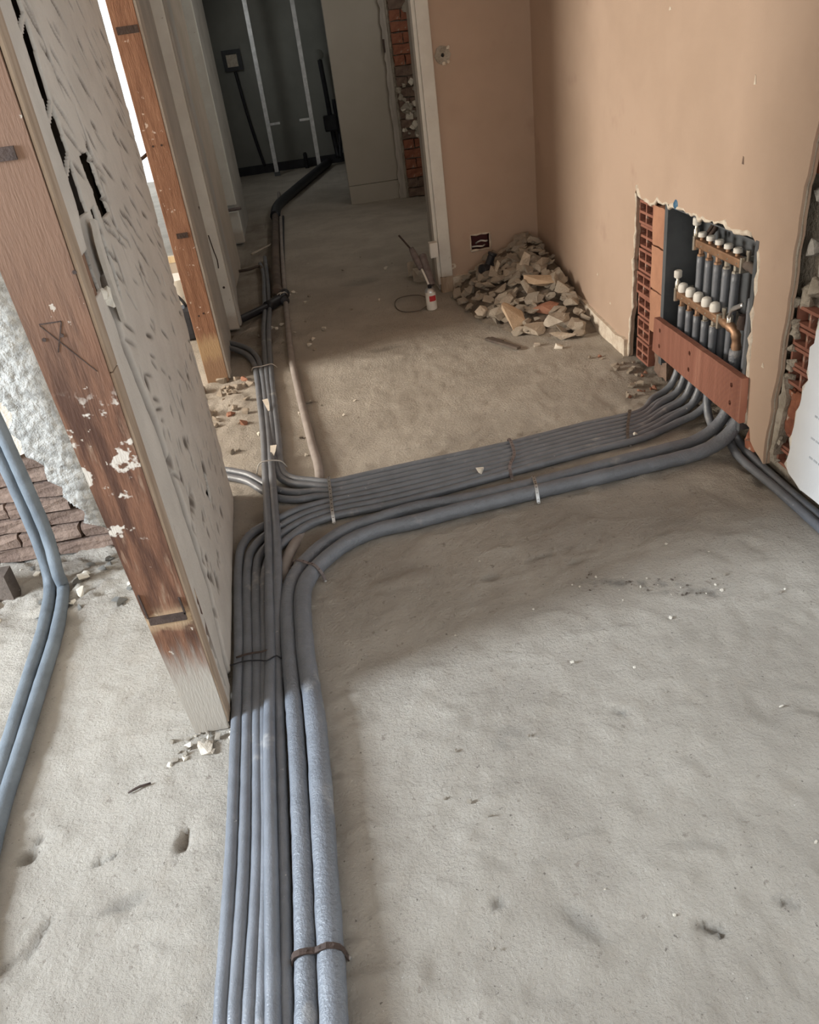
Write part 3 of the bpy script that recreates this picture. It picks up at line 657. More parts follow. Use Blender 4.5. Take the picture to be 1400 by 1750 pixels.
box('timber_sill', -1.75, -1.27, 2.36, 2.43, -0.03, 0.10, 'dark_wood', st)

# ------------------------------------------------------------------ orange-brown door jamb post and the wall behind it
j = thing('door_jamb', 'slim orange-brown timber jamb with iron band left of the white door casing', 'post', (-0.705, 4.25, 0))
box('jamb_body', -0.06, 0.055, -0.05, 0.045, 0.0, 2.62, 'jamb', j, 0.003)
box('jamb_side', 0.0555, 0.066, -0.047, 0.05, 0.02, 2.62, 'jamb_side', j)
box('iron_band', -0.045, 0.05, -0.054, -0.048, 1.655, 1.685, 'iron', j)
box('split_notch', -0.02, 0.035, -0.053, -0.048, 0.775, 0.800, 'iron', j)
for x, z in ((-0.02, 1.20), (0.02, 1.20), (-0.015, 0.38), (0.012, 0.39)):
    lathe('nail_hole', [(0, 0.005), (0.003, 0.005)], (x, -0.052, z), (0, 1, 0), 'iron', j, 8)
tube('iron_hook', [(-0.06, 0.0, 1.17), (-0.11, -0.01, 1.145), (-0.15, -0.02, 1.135)], 0.008, 'iron', j, 6)

wc = structure(bpy.data.objects.new('wall_corridor_left', None)); COL.objects.link(wc)
def LW(name, y0, x0, y1, x1, m, t=0.2, z0=0, z1=2.62):
    bm = bmesh.new()
    vs = [bm.verts.new(p) for p in ((x0, y0, z0), (x1, y1, z0), (x1 - t, y1, z0), (x0 - t, y0, z0), (x0, y0, z1), (x1, y1, z1), (x1 - t, y1, z1), (x0 - t, y0, z1))]
    for f in ((3, 2, 1, 0), (4, 5, 6, 7), (0, 1, 5, 4), (1, 2, 6, 5), (2, 3, 7, 6), (3, 0, 4, 7)): bm.faces.new([vs[i] for i in f])
    return from_bm(name, bm, m, wc)
LW('jamb_plaster', 4.30, -0.652, 5.08, -0.70, 'grey_wall', 0.12)
LW('corridor_plaster', 5.16, -0.645, 7.88, -0.872, 'grey_wall')
LW('corridor_end_plaster', 7.95, -0.775, 9.32, -0.79, 'grey_wall')

# white casings
t1 = thing('door_casing', 'white painted door casing with nail holes beside the orange-brown jamb', 'trim', (-0.685, 5.09, 0))
bm = bmesh.new(); bm_box(bm, -0.045, 0.048, -0.02, 0.02, 0.03, 2.62, 0.006); from_bm('casing_board', bm, 'white_paint', t1)
bm = bmesh.new(); bm_box(bm, 0.048, 0.062, 0.0, 0.08, 0.04, 2.62, 0.003); from_bm('casing_return', bm, 'grey_wall', t1)
lathe('screw_hole', [(0, 0.008), (0.003, 0.008)], (0.012, -0.0215, 0.30), (0, 1, 0), 'iron', t1, 8)
tube('crack', [(-0.005, -0.021, 0.62), (0.005, -0.021, 0.52), (0.012, -0.021, 0.47), (0.008, -0.021, 0.42)], 0.0035, 'iron', t1, 5)
tube('bent_nail', [(-0.04, -0.02, 0.68), (-0.035, -0.08, 0.72), (-0.01, -0.12, 0.80)], 0.008, 'iron', t1, 6)
t2 = thing('door_casing', 'white casing with separate plinth block deep in the corridor before the dark room', 'trim', (-0.815, 7.90, 0))
bm = bmesh.new(); bm_box(bm, -0.062, 0.06, -0.02, 0.03, 0.36, 2.62, 0.006); from_bm('casing_board', bm, 'white_paint', t2)
bm = bmesh.new(); bm_box(bm, -0.062, 0.066, -0.03, 0.03, 0.02, 0.30, 0.008); from_bm('plinth_block', bm, 'white_paint', t2)
tube('cable_stub', [(-0.10, -0.03, 0.325), (0.0, -0.04, 0.325), (0.10, -0.05, 0.33)], 0.014, 'dust_plastic', t2, 8)
t3 = thing('door_casing', 'tall white door casing meeting the tan wall, left of the rubble pile', 'trim', (0.755, 5.285, 0))
bm = bmesh.new(); bm_box(bm, -0.030, 0.048, -0.022, 0.02, 0.10, 2.62, 0.006); from_bm('casing_board', bm, 'white_paint', t3)
bm = bmesh.new(); bm_box(bm, -0.052, -0.030, -0.008, 0.09, 0.05, 2.62, 0.003); from_bm('inner_edge', bm, 'white_paint', t3)
rough_box('bare_foot', -0.035, 0.045, -0.018, 0.02, -0.02, 0.10, 'post_edge', t3, 0.003, 4)
# white box screwed to the casing foot
wb = thing('junction_box', 'small white junction box on the foot of the tall casing', 'box', (0.685, 5.25, 0.29))
box('box_body', -0.025, 0.03, -0.035, 0.03, -0.045, 0.05, 'white_plastic', wb, 0.004)
box('box_lid', -0.02, 0.025, -0.040, -0.035, -0.04, 0.045, 'white_plastic', wb, 0.002)

# ------------------------------------------------------------------ tan back wall with socket hole and wall round the corner
def BW(u, v): return (u, 5.30, v)
sock = rag(rect(0.945, 0.235, 1.075, 0.335), 0.003, 0.03, 21, True)
wb_ = structure(slab('wall_back', [(0.79, 0)] + [(1.55, 0), (1.55, 2.62), (0.79, 2.62)], [sock, circle(0.865, 1.378, 0.011, 10)], BW, (0, 0.03, 0), 'orange'))
box('masonry_core', 0.72, 1.62, 5.42, 5.60, 0, 2.62, 'mortar', wb_)
box('doorway_reveal', 0.715, 0.80, 5.335, 5.60, 0, 2.62, 'grey_wall', wb_)
bm = bmesh.new(); bm_tube(bm, [Vector((u, 5.297, v)) for u, v in sock] + [Vector((sock[0][0], 5.297, sock[0][1]))], 0.006, 6, True, 1, 0.5, 2)
from_bm('socket_hole_rim', bm, 'cream_edge', wb_, True)
slab('socket_box', rect(0.93, 0.22, 1.09, 0.35), [rect(0.945, 0.235, 1.075, 0.335)], lambda u, v: (u, 5.332, v), (0, 0.05, 0), 'red_box', wb_)
box('socket_back', 0.93, 1.09, 5.375, 5.385, 0.22, 0.35, 'red_box', wb_)
tube('cable_end', [(0.99, 5.36, 0.265), (1.02, 5.33, 0.285), (1.05, 5.33, 0.278), (1.07, 5.35, 0.275)], 0.006, 'cable_white', wb_, 6)
tube('cable_end', [(0.95, 5.36, 0.245), (0.99, 5.33, 0.252), (1.03, 5.33, 0.247), (1.05, 5.36, 0.25)], 0.006, 'cable_white', wb_, 6)
ring = rag(circle(0.865, 1.378, 0.048, 14), 0.004, 0.02, 8, True)
slab('cement_patch', ring, [circle(0.865, 1.378, 0.011, 10)], lambda u, v: (u, 5.294, v), (0, 0.006, 0), 'mortar', wb_)
for u, v in ((0.90, 1.415), (0.868, 1.335), (0.895, 1.34)):
    o = link('plaster_crumb', chunk_mesh('plaster_crumb', int(u * 1000), 0.010, 0.004, 0.010), 'cream_edge', wb_); o.location = (u, 5.292, v)
slab('nail_scar', rag(circle(0.815, 0.155, 0.022, 10), 0.005, 0.02, 5, True), [circle(0.812, 0.155, 0.008, 8)], lambda u, v: (u, 5.296, v), (0, 0.004, 0), 'cream_edge', wb_)
bb = structure(slab('baseboard_back', rag([(0.79, 0.0), (1.04, 0.0), (1.04, 0.105), (0.80, 0.085)], 0.004, 0.04, 3, True), [], lambda u, v: (u, 5.275, v), (0, 0.025, 0), 'cream_edge'))

# ------------------------------------------------------------------ right wall : tan plaster over hollow brick, niche chopped into it
wr = structure(bpy.data.objects.new('wall_right', None)); COL.objects.link(wr)
def RW(x): return lambda u, v: (x, u, v)
slab('masonry_core', rect(-2.6, 0, 5.5, 2.62), [rect(2.44, -0.0 + 0.001, 3.64, 0.84)], RW(1.47), (0.12, 0, 0), 'mortar', wr)
box('niche_back', 1.60, 1.66, 2.3, 3.8, -0.05, 1.0, 'mortar_dark', wr)
niche_l = rag([(3.635, 0.0), (3.625, 0.22), (3.60, 0.25), (3.605, 0.50), (3.585, 0.62), (3.60, 0.78)], 0.007, 0.025, 31)
niche_t = rag([(3.585, 0.81), (3.55, 0.775), (3.40, 0.765), (3.35, 0.79), (3.25, 0.785), (3.05, 0.79), (2.90, 0.785), (2.75, 0.80), (2.62, 0.795), (2.56, 0.80)], 0.008, 0.025, 32)
niche_r = rag([(2.515, 0.775), (2.495, 0.73), (2.50, 0.55), (2.49, 0.40), (2.485, 0.25), (2.47, 0.15)], 0.005, 0.03, 33)
brk = rag([(2.44, 0.145), (2.425, 0.10), (2.33, 0.055), (2.325, 0.14), (2.318, 0.30), (2.31, 0.45), (2.30, 0.62), (2.30, 0.85), (2.285, 1.02), (2.262, 1.15), (2.235, 1.28), (2.22, 1.45), (2.19, 2.62)], 0.006, 0.035, 34)
plaster_outline = [(5.30, 2.62), (5.30, 0.0)] + niche_l + niche_t + niche_r + brk
slab('tan_plaster', plaster_outline, [], RW(1.40), (0.025, 0, 0), 'orange', wr)
def rim(pts, x, r, seed, name='broken_rim', m='cream_edge', rip=0.55):
    bm = bmesh.new(); bm_tube(bm, [Vector((x, u, v)) for u, v in pts], r, 6, True, 1.0, rip, seed)
    return from_bm(name, bm, m, wr, True)
rim(niche_l, 1.404, 0.0065, 1); rim(niche_t, 1.404, 0.008, 2); rim(niche_r, 1.406, 0.011, 3); rim(brk, 1.412, 0.0035, 4, m='rubble_b')
slab('green_edge_seal', rect(2.486, 0.22, 2.498, 0.72), [], RW(1.4035), (0.02, 0, 0), 'blue_tape', wr)
o = lathe('blue_cap', [(0, 0.02), (0.006, 0.02), (0.012, 0.012)], (1.406, 3.165, 0.800), (-1, 0, 0), 'blue_tape', wr, 12)
# scuffs on the tan paint
for k, (u, v, a, b) in enumerate(((2.63, 1.255, 0.006, 0.014), (2.66, 1.02, 0.006, 0.012), (3.3, 1.47, 0.012, 0.006), (2.40, 0.40, 0.008, 0.008), (4.1, 0.3, 0.008, 0.006), (3.9, 0.2, 0.01, 0.006))):
    slab('paint_chip', rag([(u - a, v - b), (u + a, v - b), (u + a * 0.3, v + b), (u - a * 0.5, v + b * 0.7)], 0.001, 0.01, k, True), [], RW(1.3985), (0.0025, 0, 0), 'cream_edge' if k != 1 else 'brick_old', wr)

# hollow bricks left of the cabinet (seen on their open ends), plus one column of plain faces
def hollow(name, w, h, d, cols, rows, t, m, parent, loc):
    key = (w, h, d, cols, rows, t, m)
    if key not in mesh_cache:
        cw = (w - t * (cols + 1)) / cols; ch = (h - t * (rows + 1)) / rows
        hs = [rect(t + c * (cw + t), t + r * (ch + t), t + c * (cw + t) + cw, t + r * (ch + t) + ch) for c in range(cols) for r in range(rows)]
        o = slab(name, rect(0, 0, w, h), hs, lambda u, v: (0, u, v), (d, 0, 0), m, parent)
        mesh_cache[key] = o.data
    else:
        o = link(name, mesh_cache[key], None, parent)
    o.location = loc
    return o
for k in range(7):
    z0 = 0.018 + k * 0.106
    w = 0.165 if z0 > 0.2 else 0.150
    hollow('hollow_brick', w, 0.100, 0.09, 2, 2, 0.011, 'terracotta', wr, (1.418 + 0.004 * (k % 3), 3.425 + (0.006 if k % 2 else 0), z0))
box('niche_mortar', 1.515, 1.60, 3.30, 3.66, 0, 0.84, 'mortar_dark', wr)
for z0, z1 in ((0.215, 0.40), (0.408, 0.592), (0.60, 0.762)):
    rough_box('brick', 1.407, 1.50, 3.275, 3.405, z0, z1, 'terra_face', wr, 0.0025, int(z0 * 100), 3)
rough_box('brick', 1.44, 1.52, 3.27, 3.41, 0.0, 0.20, 'brick_old', wr, 0.006, 77, 3)

# stripped column between tan plaster and white board
rnd = random.Random(5)
for k in range(4):
    hollow('hollow_brick', 0.150, 0.062, 0.05, 2, 1, 0.010, 'terracotta', wr, (1.425 + rnd.uniform(0, 0.012), 2.150, 0.372 + k * 0.066))
for k in range(2):
    hollow('hollow_brick', 0.150, 0.062, 0.05, 2, 1, 0.010, 'terracotta', wr, (1.435 + rnd.uniform(0, 0.01), 2.165, 0.065 + k * 0.066))
rough_box('brick', 1.432, 1.475, 2.165, 2.285, 0.205, 0.355, 'brick', wr, 0.006, 6, 4)
for k in range(4):
    rough_box('brick', 1.435, 1.475, 2.08, 2.30, 1.02 + k * 0.068, 1.08 + k * 0.068, 'brick', wr, 0.004, 60 + k, 3)
for k in range(34):
    u = rnd.uniform(2.09, 2.29); v = rnd.uniform(0.645, 1.01); s = rnd.uniform(0.018, 0.036)
    o = link('stone', chunk_mesh('stone', 500 + k, 0.022, s, s), 'mortar' if k % 3 else 'render', wr); o.location = (1.456, u, v); o.rotation_euler = (rnd.uniform(0, 6), 0, 0)
for k in range(26):
    u = rnd.choice((2.155, 2.29)) + rnd.uniform(-0.015, 0.015); v = rnd.uniform(0.06, 0.66); s = rnd.uniform(0.008, 0.016)
    o = link('mortar_lump', chunk_mesh('mortar_lump', 600 + k, s, s, s), 'mortar', wr); o.location = (1.432, u, v)
slab('grey_backing', rag([(2.325, 0.10), (2.30, 0.10), (2.265, 0.34), (2.30, 0.40)], 0.006, 0.03, 12, True), [], RW(1.418), (0.04, 0, 0), 'mortar', wr)
# white board
wedge = rag([(2.08, 0.085), (2.16, 0.105), (2.175, 0.13), (2.165, 0.25), (2.155, 0.36), (2.125, 0.45), (2.135, 0.55), (2.10, 0.64), (2.115, 0.72), (2.09, 0.82), (2.07, 1.05), (2.06, 1.4), (2.05, 2.62)], 0.008, 0.03, 35)
slab('white_board', [(-2.6, 2.62), (-2.6, 0.10), (2.0, 0.09)] + wedge, [], RW(1.392), (0.05, 0, 0), 'white_wall', wr)
rim(wedge, 1.40, 0.008, 9, m='chalk')
rnd = random.Random(3)
for v in (0.535, 0.475, 0.415, 0.355, 0.28, 0.215):
    u = 1.985 + rnd.uniform(-0.01, 0.02)
    for q in range(3):
        w = rnd.uniform(0.012, 0.022)
        box('faded_print', 1.3905, 1.3925, u, u + w, v, v + 0.006, 'print', wr); u += w + 0.006
structure(slab('baseboard_right', rag([(5.27, 0.0), (3.645, 0.0), (3.65, 0.085), (3.8, 0.075), (4.3, 0.10), (5.27, 0.095)], 0.004, 0.05, 14, True), [], RW(1.382), (0.018, 0, 0), 'cream_edge'))

# ------------------------------------------------------------------ corridor end : grey panel wall, brick pier, dark room
wp = structure(bpy.data.objects.new('wall_corridor_end', None)); COL.objects.link(wp)
box('wall_panel', 0.355, 0.95, 9.15, 9.32, 0.19, 2.62, 'panel', wp)
box('panel_foot', 0.355, 0.95, 9.14, 9.32, 0, 0.185, 'panel', wp)
box('door_head', -0.80, 0.36, 9.15, 9.32, 2.35, 2.62, 'panel', wp)
slab('peeling_edge', rag([(0.89, 0.0), (0.985, 0.0), (0.97, 2.62), (0.905, 2.62)], 0.012, 0.06, 41, True), [], lambda u, v: (u, 9.10, v), (0, 0.05, 0), 'jamb_side', wp)
box('switch_slot', 0.895, 0.915, 9.085, 9.101, 1.385, 1.50, 'iron', wp)
pier = structure(bpy.data.objects.new('wall_brick_pier', None)); COL.objects.link(pier)
box('pier_core', 0.96, 1.50, 9.08, 9.32, 0, 2.62, 'mortar', pier)
rnd = random.Random(8)
for k in range(26):
    z0 = 0.01 + k * 0.096
    bare = 0.13 < z0 < 0.55 or 1.20 < z0 < 1.66
    for (x0, x1) in ((0.985, 1.205), (1.215, 1.42)) if k % 2 == 0 else ((0.985, 1.09), (1.10, 1.31), (1.32, 1.42)):
        o = rough_box('brick', 0, x1 - x0, 0, 0.08, 0, 0.084, 'brick' if bare else 'brick_old', pier, 0.005, k * 3, 2)
        o.location = (x0, 9.03 + rnd.uniform(-0.006, 0.01), z0)
rnd = random.Random(19)
for k in range(95):
    z = rnd.choice((rnd.uniform(0.55, 1.22), rnd.uniform(1.64, 2.5), rnd.uniform(0.55, 1.22)))
    s = rnd.uniform(0.016, 0.045)
    o = link('plaster_patch', chunk_mesh('plaster_patch', 700 + k, s, 0.018, s * rnd.uniform(0.6, 1.2)), 'mortar' if k % 3 else 'chalk', pier)
    o.location = (rnd.uniform(0.99, 1.35), 9.025, z); o.rotation_euler = (0, rnd.uniform(0, 6), 0)
structure(slab('wall_corridor_right', rect(5.60, 0, 9.3, 2.62), [rect(6.35, 1.72, 8.05, 2.38)], lambda u, v: (1.42, u, v), (0.18, 0, 0), 'grey_wall'))  # high opening added for the extra corridor light

wd = structure(bpy.data.objects.new('wall_dark_room', None)); COL.objects.link(wd)
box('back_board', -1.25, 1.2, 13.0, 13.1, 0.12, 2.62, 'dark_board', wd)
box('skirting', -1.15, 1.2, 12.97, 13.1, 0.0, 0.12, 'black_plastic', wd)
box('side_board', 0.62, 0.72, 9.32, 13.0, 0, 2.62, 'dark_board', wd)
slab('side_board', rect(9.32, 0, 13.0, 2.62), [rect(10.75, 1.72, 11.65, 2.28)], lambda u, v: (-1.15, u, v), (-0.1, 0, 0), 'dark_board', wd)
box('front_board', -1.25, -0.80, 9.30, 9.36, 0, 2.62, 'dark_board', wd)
structure(box('wall_next_room_side', -0.86, -0.74, 5.12, 6.9, 0, 2.62, 'plain_wall'))

# ------------------------------------------------------------------ heating pipes
def pipe(key, label, r, m='pipe', group=None, name='insulated_pipe', ripple=0.03, sides=12, step=0.028):
    o = tube(name, PATHS[key], r, m, None, sides, step, ripple=ripple, seed=len(key) * 7 + ord(key[-1]))
    return tag(o, label, 'pipe', group)
RS = 0.0156
pipe('trunk1', 'outermost thin grey pipe hugging the post foot, bending right to the manifold', RS)
pipe('trunk2', 'second thin grey pipe from the post foot, bending right to the manifold', RS)
pipe('trunk3', 'third thin grey pipe from the post foot, bending right to the manifold', RS)
pipe('trunk4', 'fourth thin grey pipe, innermost bend, lowest thin lane to the manifold', RS)
pipe('cross1', 'left of the two thin grey pipes crossing over the bundle toward the corridor', RS)
pipe('cross2', 'right of the two thin grey pipes crossing over the bundle toward the corridor', RS)
pipe('corr1', 'thin grey corridor pipe curving right into second lane of the manifold bundle', RS)
pipe('corr2', 'thin grey corridor pipe curving right into farthest lane of the manifold bundle', RS)
pipe('left1', 'upper of two thin grey pipes emerging behind the hacked partition into the bundle', RS)
pipe('left2', 'lower of two thin grey pipes emerging behind the hacked partition into the bundle', RS)
pipe('thick6', 'inner thick grey wrapped pipe running from foreground round to the manifold', 0.0235, 'pipe_thick', ripple=0.04, step=0.02)
pipe('thick7', 'outer thick grey wrapped pipe, rightmost in the foreground run, nearest the open floor', 0.0275, 'pipe_thick', ripple=0.04, step=0.02)
pipe('under', 'long dusty conduit along the corridor floor passing under the pipe bundle', 0.019, 'pipe_dusty')
s1 = [(1.43, 2.69, 0.40), (1.43, 2.69, 0.20), (1.425, 2.66, 0.08), (1.40, 2.58, 0.03)] + PATHS['side1']
s2 = [(1.465, 2.76, 0.615), (1.465, 2.76, 0.2), (1.46, 2.72, 0.08), (1.44, 2.60, 0.03)] + PATHS['side2']
s1[0] = (1.43, 2.832, 0.40); s1[1] = (1.43, 2.832, 0.22); s1[2] = (1.415, 2.80, 0.07); s1.insert(3, (1.40, 2.70, 0.022))
s2[0] = (1.465, 2.762, 0.615); s2[1] = (1.465, 2.762, 0.22)
PATHS['side1'] = s1; PATHS['side2'] = s2
pipe('side1', 'near thin grey pipe running along the foot of the stripped brick wall', RS)
pipe('side2', 'far thin grey pipe tucked under the white board along the right wall', RS)
pipe('room1', 'left of two blue-grey pipes dropping down behind the big timber post', 0.021, 'pipe_blue')
pipe('room2', 'right of two blue-grey pipes dropping down behind the big timber post', 0.021, 'pipe_blue')

# straps, ties and bits holding the pipes
def strap(name, pts, label, m, w=0.006, t=0.0015, cat='strap', holes=0):
    o = thing(name, label, cat, pts[0])
    off = Vector(pts[0])
    P = [p - off for p in smooth_path(pts, 0.01)]
    bm = bmesh.new()
    prev = None
    for i, p in enumerate(P):
        d = (P[min(i + 1, len(P) - 1)] - P[max(i - 1, 0)]).normalized()
        sd = Vector((0, 0, 1)).cross(d)
        sd = sd.normalized() if sd.length > 1e-3 else Vector((0, 1, 0))
        up = d.cross(sd).normalized()
        ring = [bm.verts.new(p + sd * a * w + up * b * t) for a, b in ((-1, -1), (1, -1), (1, 1), (-1, 1))]
        if prev:
            for k in range(4): bm.faces.new((prev[k], prev[(k + 1) % 4], ring[(k + 1) % 4], ring[k]))
        else: bm.faces.new(ring[::-1])
        prev = ring
    bm.faces.new(prev)
    from_bm('band', bm, m, o)
    if holes:
        n = len(P)
        for k in range(1, holes):
            p = P[int(n * k / holes)]
            lathe('dark_hole_disc', [(0, 0.0028), (0.0006, 0.0028)], p + Vector((0, 0, t + 0.0002)), (0, 0, 1), 'iron', o, 8)  # dark discs give the shade of open holes by colour
    e = P[-1]
    lathe('screw', [(0, 0.006), (0.003, 0.005), (0.004, 0.002)], e + Vector((0, 0, 0.0)), (0, 0, 1), 'steel', o, 8)
    return o
zt = 0.036
strap('perforated_strap', [(-0.145, 2.845, 0.004), (-0.145, 2.815, zt), (-0.143, 2.67, zt + 0.001), (-0.142, 2.53, zt), (-0.142, 2.50, 0.006)], 'perforated steel strap across the bundle near the crossing pipes', 'steel', holes=14)
strap('perforated_strap', [(0.61, 2.90, 0.004), (0.61, 2.885, zt), (0.60, 2.75, zt + 0.001), (0.555, 2.64, zt), (0.553, 2.60, 0.006)], 'perforated steel strap across the middle of the thin pipe lanes', 'dust_plastic', holes=14)
strap('perforated_strap', [(1.155, 2.985, 0.004), (1.155, 2.965, zt), (1.10, 2.84, zt + 0.001), (1.06, 2.735, zt), (1.06, 2.705, 0.006)], 'dark strap across the thin pipe lanes near the manifold', 'brown_pipe', holes=12)
strap('perforated_strap', [(0.615, 2.545, 0.004), (0.615, 2.52, 0.049), (0.61, 2.47, 0.052), (0.605, 2.44, 0.057), (0.602, 2.41, 0.03), (0.602, 2.40, 0.006)], 'perforated strap pinning the two thick pipes halfway to the manifold', 'steel', holes=10)
strap('perforated_strap', [(-0.30, 2.26, 0.01), (-0.285, 2.245, 0.040), (-0.26, 2.225, 0.049), (-0.235, 2.20, 0.050), (-0.215, 2.175, 0.056), (-0.195, 2.155, 0.035), (-0.188, 2.148, 0.004)], 'strap pinning the two thick pipes at their bend', 'dust_plastic', 0.005, holes=8)
strap('perforated_strap', [(-0.296, 0.885, 0.01), (-0.285, 0.885, 0.048), (-0.262, 0.887, 0.050), (-0.245, 0.887, 0.046), (-0.222, 0.886, 0.057), (-0.198, 0.885, 0.045), (-0.190, 0.884, 0.02), (-0.187, 0.884, 0.004)], 'dark strap over the two thick pipes at the bottom of the picture', 'iron', 0.006, holes=6)
def tie(pts, label, m='tie', r=0.0028):
    o = tube('cable_tie', pts, r, m, None, 6, 0.012)
    return tag(o, label, 'cable tie')
tie([(-0.525, 4.27, 0.01), (-0.515, 4.255, 0.036), (-0.46, 4.25, 0.040), (-0.405, 4.27, 0.036), (-0.385, 4.28, 0.008)], 'pale cable tie round the corridor pipes by the jamb foot')
tie([(-0.445, 2.975, 0.02), (-0.425, 2.985, 0.062), (-0.38, 2.99, 0.066), (-0.335, 3.015, 0.040), (-0.32, 3.02, 0.008)], 'pale cable tie just above the crossing of the pipes')
tie([(-0.47, 1.77, 0.035), (-0.43, 1.775, 0.037), (-0.39, 1.765, 0.040), (-0.36, 1.745, 0.050), (-0.335, 1.77, 0.040), (-0.32, 1.77, 0.020)], 'black wire twisted round the thin pipes beside the post foot', 'black_plastic', 0.0022)
tie([(-0.455, 1.80, 0.035), (-0.42, 1.805, 0.037), (-0.38, 1.80, 0.040), (-0.355, 1.80, 0.042)], 'dull perforated wire beside the black twisted wire', 'iron', 0.003)
for loc, rz, lab in (((-0.415, 3.66, 0.045), 0.2, 'cream paper tag lying on the corridor pipes'), ((-0.375, 3.10, 0.048), -0.1, 'cream paper tag by the lower cable tie')):
    t = thing('paper_tag', lab, 'tag', loc, (0.25, 0, rz))
    slab('card', [(-0.014, 0.05), (0.014, 0.05), (0.012, 0.01), (0.002, -0.05), (-0.006, -0.05)], [], lambda u, v: (u, v, 0), (0, 0, -0.002), 'chalk', t)

# ------------------------------------------------------------------ drain run in the corridor
dr = thing('drain_pipe', 'dusty brown drain pipe run along the left side of the corridor', 'pipe', (-0.42, 5.7, 0))
off = Vector((-0.42, 5.7, 0))
def sub(pts): return [tuple(Vector(p) - off) for p in pts]
tube('barrel', sub(PATHS['drain']), 0.034, 'brown_pipe', dr, 12)
tube('bend_run', sub([(-0.479, 8.943, 0.035), (-0.46, 9.5, 0.045), (-0.30, 10.3, 0.05), (0.25, 12.7, 0.06)]), 0.055, 'black_plastic', dr, 12)
tube('collar', sub([(-0.405, 5.86, 0.036), (-0.40, 5.74, 0.036)]), 0.041, 'brown_pipe', dr, 12)
tube('side_cable', sub([(-0.40, 9.0, 0.012), (-0.385, 7.6, 0.012), (-0.365, 6.4, 0.012), (-0.35, 5.7, 0.012)]), 0.012, 'black_plastic', dr, 8)
da = thing('waste_pipe', 'black drain arm slanting from the white casing foot to the brown drain', 'pipe', (-0.375, 5.6, 0.03))
off = Vector((-0.375, 5.6, 0.03))
tube('arm', sub(PATHS['drainarm']), 0.026, 'black_plastic', da, 12)
tube('elbow', sub([(-0.47, 5.48, 0.03), (-0.39, 5.59, 0.035), (-0.36, 5.64, 0.04), (-0.345, 5.70, 0.045)]), 0.036, 'black_plastic', da, 12)
lathe('end_cap', [(0, 0.03), (0.05, 0.032), (0.055, 0.02)], tuple(Vector((-0.36, 5.60, 0.03)) - off), (0.3, -1, 0), 'black_plastic', da, 12)
for a in (0.0, 0.02): tube('wire_loop', sub([(-0.40 + a, 5.60, 0.03), (-0.39 + a, 5.585, 0.075), (-0.36 + a, 5.60, 0.08), (-0.345 + a, 5.64, 0.05)]), 0.004, 'tie', da, 6)
o = tube('old_conduit', [(-0.76, 6.72, 0.02), (-0.66, 6.68, 0.03), (-0.57, 6.75, 0.03), (-0.545, 6.65, 0.02)], 0.012, 'dark_wood', None, 8); tag(o, 'short dark conduit bending out of the corridor wall', 'pipe')
o = tube('bare_wire', [(-0.66, 7.25, 0.03), (-0.58, 7.35, 0.035), (-0.49, 7.55, 0.03)], 0.010, 'rubble_b', None, 8); tag(o, 'pale dusty stick lying across the soil beside the drain', 'stick')
o = tube('flat_conduit', [(-0.42, 6.35, 0.012), (-0.415, 6.0, 0.012), (-0.425, 5.72, 0.012)], 0.022, 'rubble_b', None, 8); tag(o, 'pale dusty conduit stub beside the brown drain', 'pipe')

# ------------------------------------------------------------------ dark room fittings
for x, lab in ((-0.52, 'left of two bright metal studs in the dark room'), (0.10, 'right of two bright metal studs in the dark room')):
    t = thing('metal_stud', lab, 'stud', (x, 12.5, 0))
    slab('channel', [(-0.028, 0), (0.028, 0), (0.028, 0.05), (0.022, 0.05), (0.022, 0.006), (-0.022, 0.006), (-0.022, 0.05), (-0.028, 0.05)], [], lambda u, v: (u, v - 0.02, 0.05), (0, 0, 2.5), 'steel', t)
    box('foot_track', -0.04, 0.04, -0.03, 0.05, 0.0, 0.05, 'cabinet', t)
    box('fixing_plate', 0.03 if x < 0 else -0.17, 0.17 if x < 0 else -0.03, -0.015, -0.005, 0.655, 0.685, 'steel', t)
sb = thing('socket_box', 'black flush box with a cream square in the dark room wall', 'socket', (-0.86, 12.98, 1.50))
slab('box_frame', rect(-0.13, -0.13, 0.13, 0.13), [rect(-0.08, -0.08, 0.08, 0.08)], lambda u, v: (u, -0.03, v), (0, 0.04, 0), 'black_plastic', sb)
box('cream_insert', -0.08, 0.07, -0.005, 0.01, -0.08, 0.07, 'cream_edge', sb)
o = tube('black_cable', [(-0.85, 12.95, 1.36), (-0.80, 12.94, 0.8), (-0.74, 12.93, 0.35), (-0.70, 12.93, 0.10)], 0.022, 'black_plastic', None, 8); tag(o, 'black cable hanging from the flush box in the dark room', 'cable')
cs = thing('cistern_frame', 'black wall hung cistern frame and riser pipe in the dark room', 'plumbing', (0.40, 12.6, 0))
tube('riser', [(-0.05, 0.25, 1.40), (-0.03, 0.25, 0.9), (-0.02, 0.22, 0.4), (0.0, 0.1, 0.1)], 0.035, 'black_plastic', cs, 10)
tube('riser', [(0.06, 0.22, 0.85), (0.07, 0.2, 0.4), (0.03, 0.1, 0.08)], 0.03, 'black_plastic', cs, 10)
box('valve_body', -0.13, 0.06, 0.12, 0.3, 0.45, 0.66, 'black_plastic', cs, 0.02)
box('frame_upright', 0.10, 0.14, 0.2, 0.26, 0.0, 0.85, 'cabinet', cs)
box('frame_upright', 0.17, 0.20, 0.2, 0.26, 0.0, 0.80, 'cabinet', cs)
lathe('top_flange', [(0, 0.07), (0.015, 0.07), (0.03, 0.04)], (-0.05, 0.24, 1.42), (0, -1, 0), 'dark_board', cs, 10)
o = thing('pipe_stub', 'short dark pipe stub standing at the dark room skirting', 'pipe', (-0.08, 12.85, 0.0))
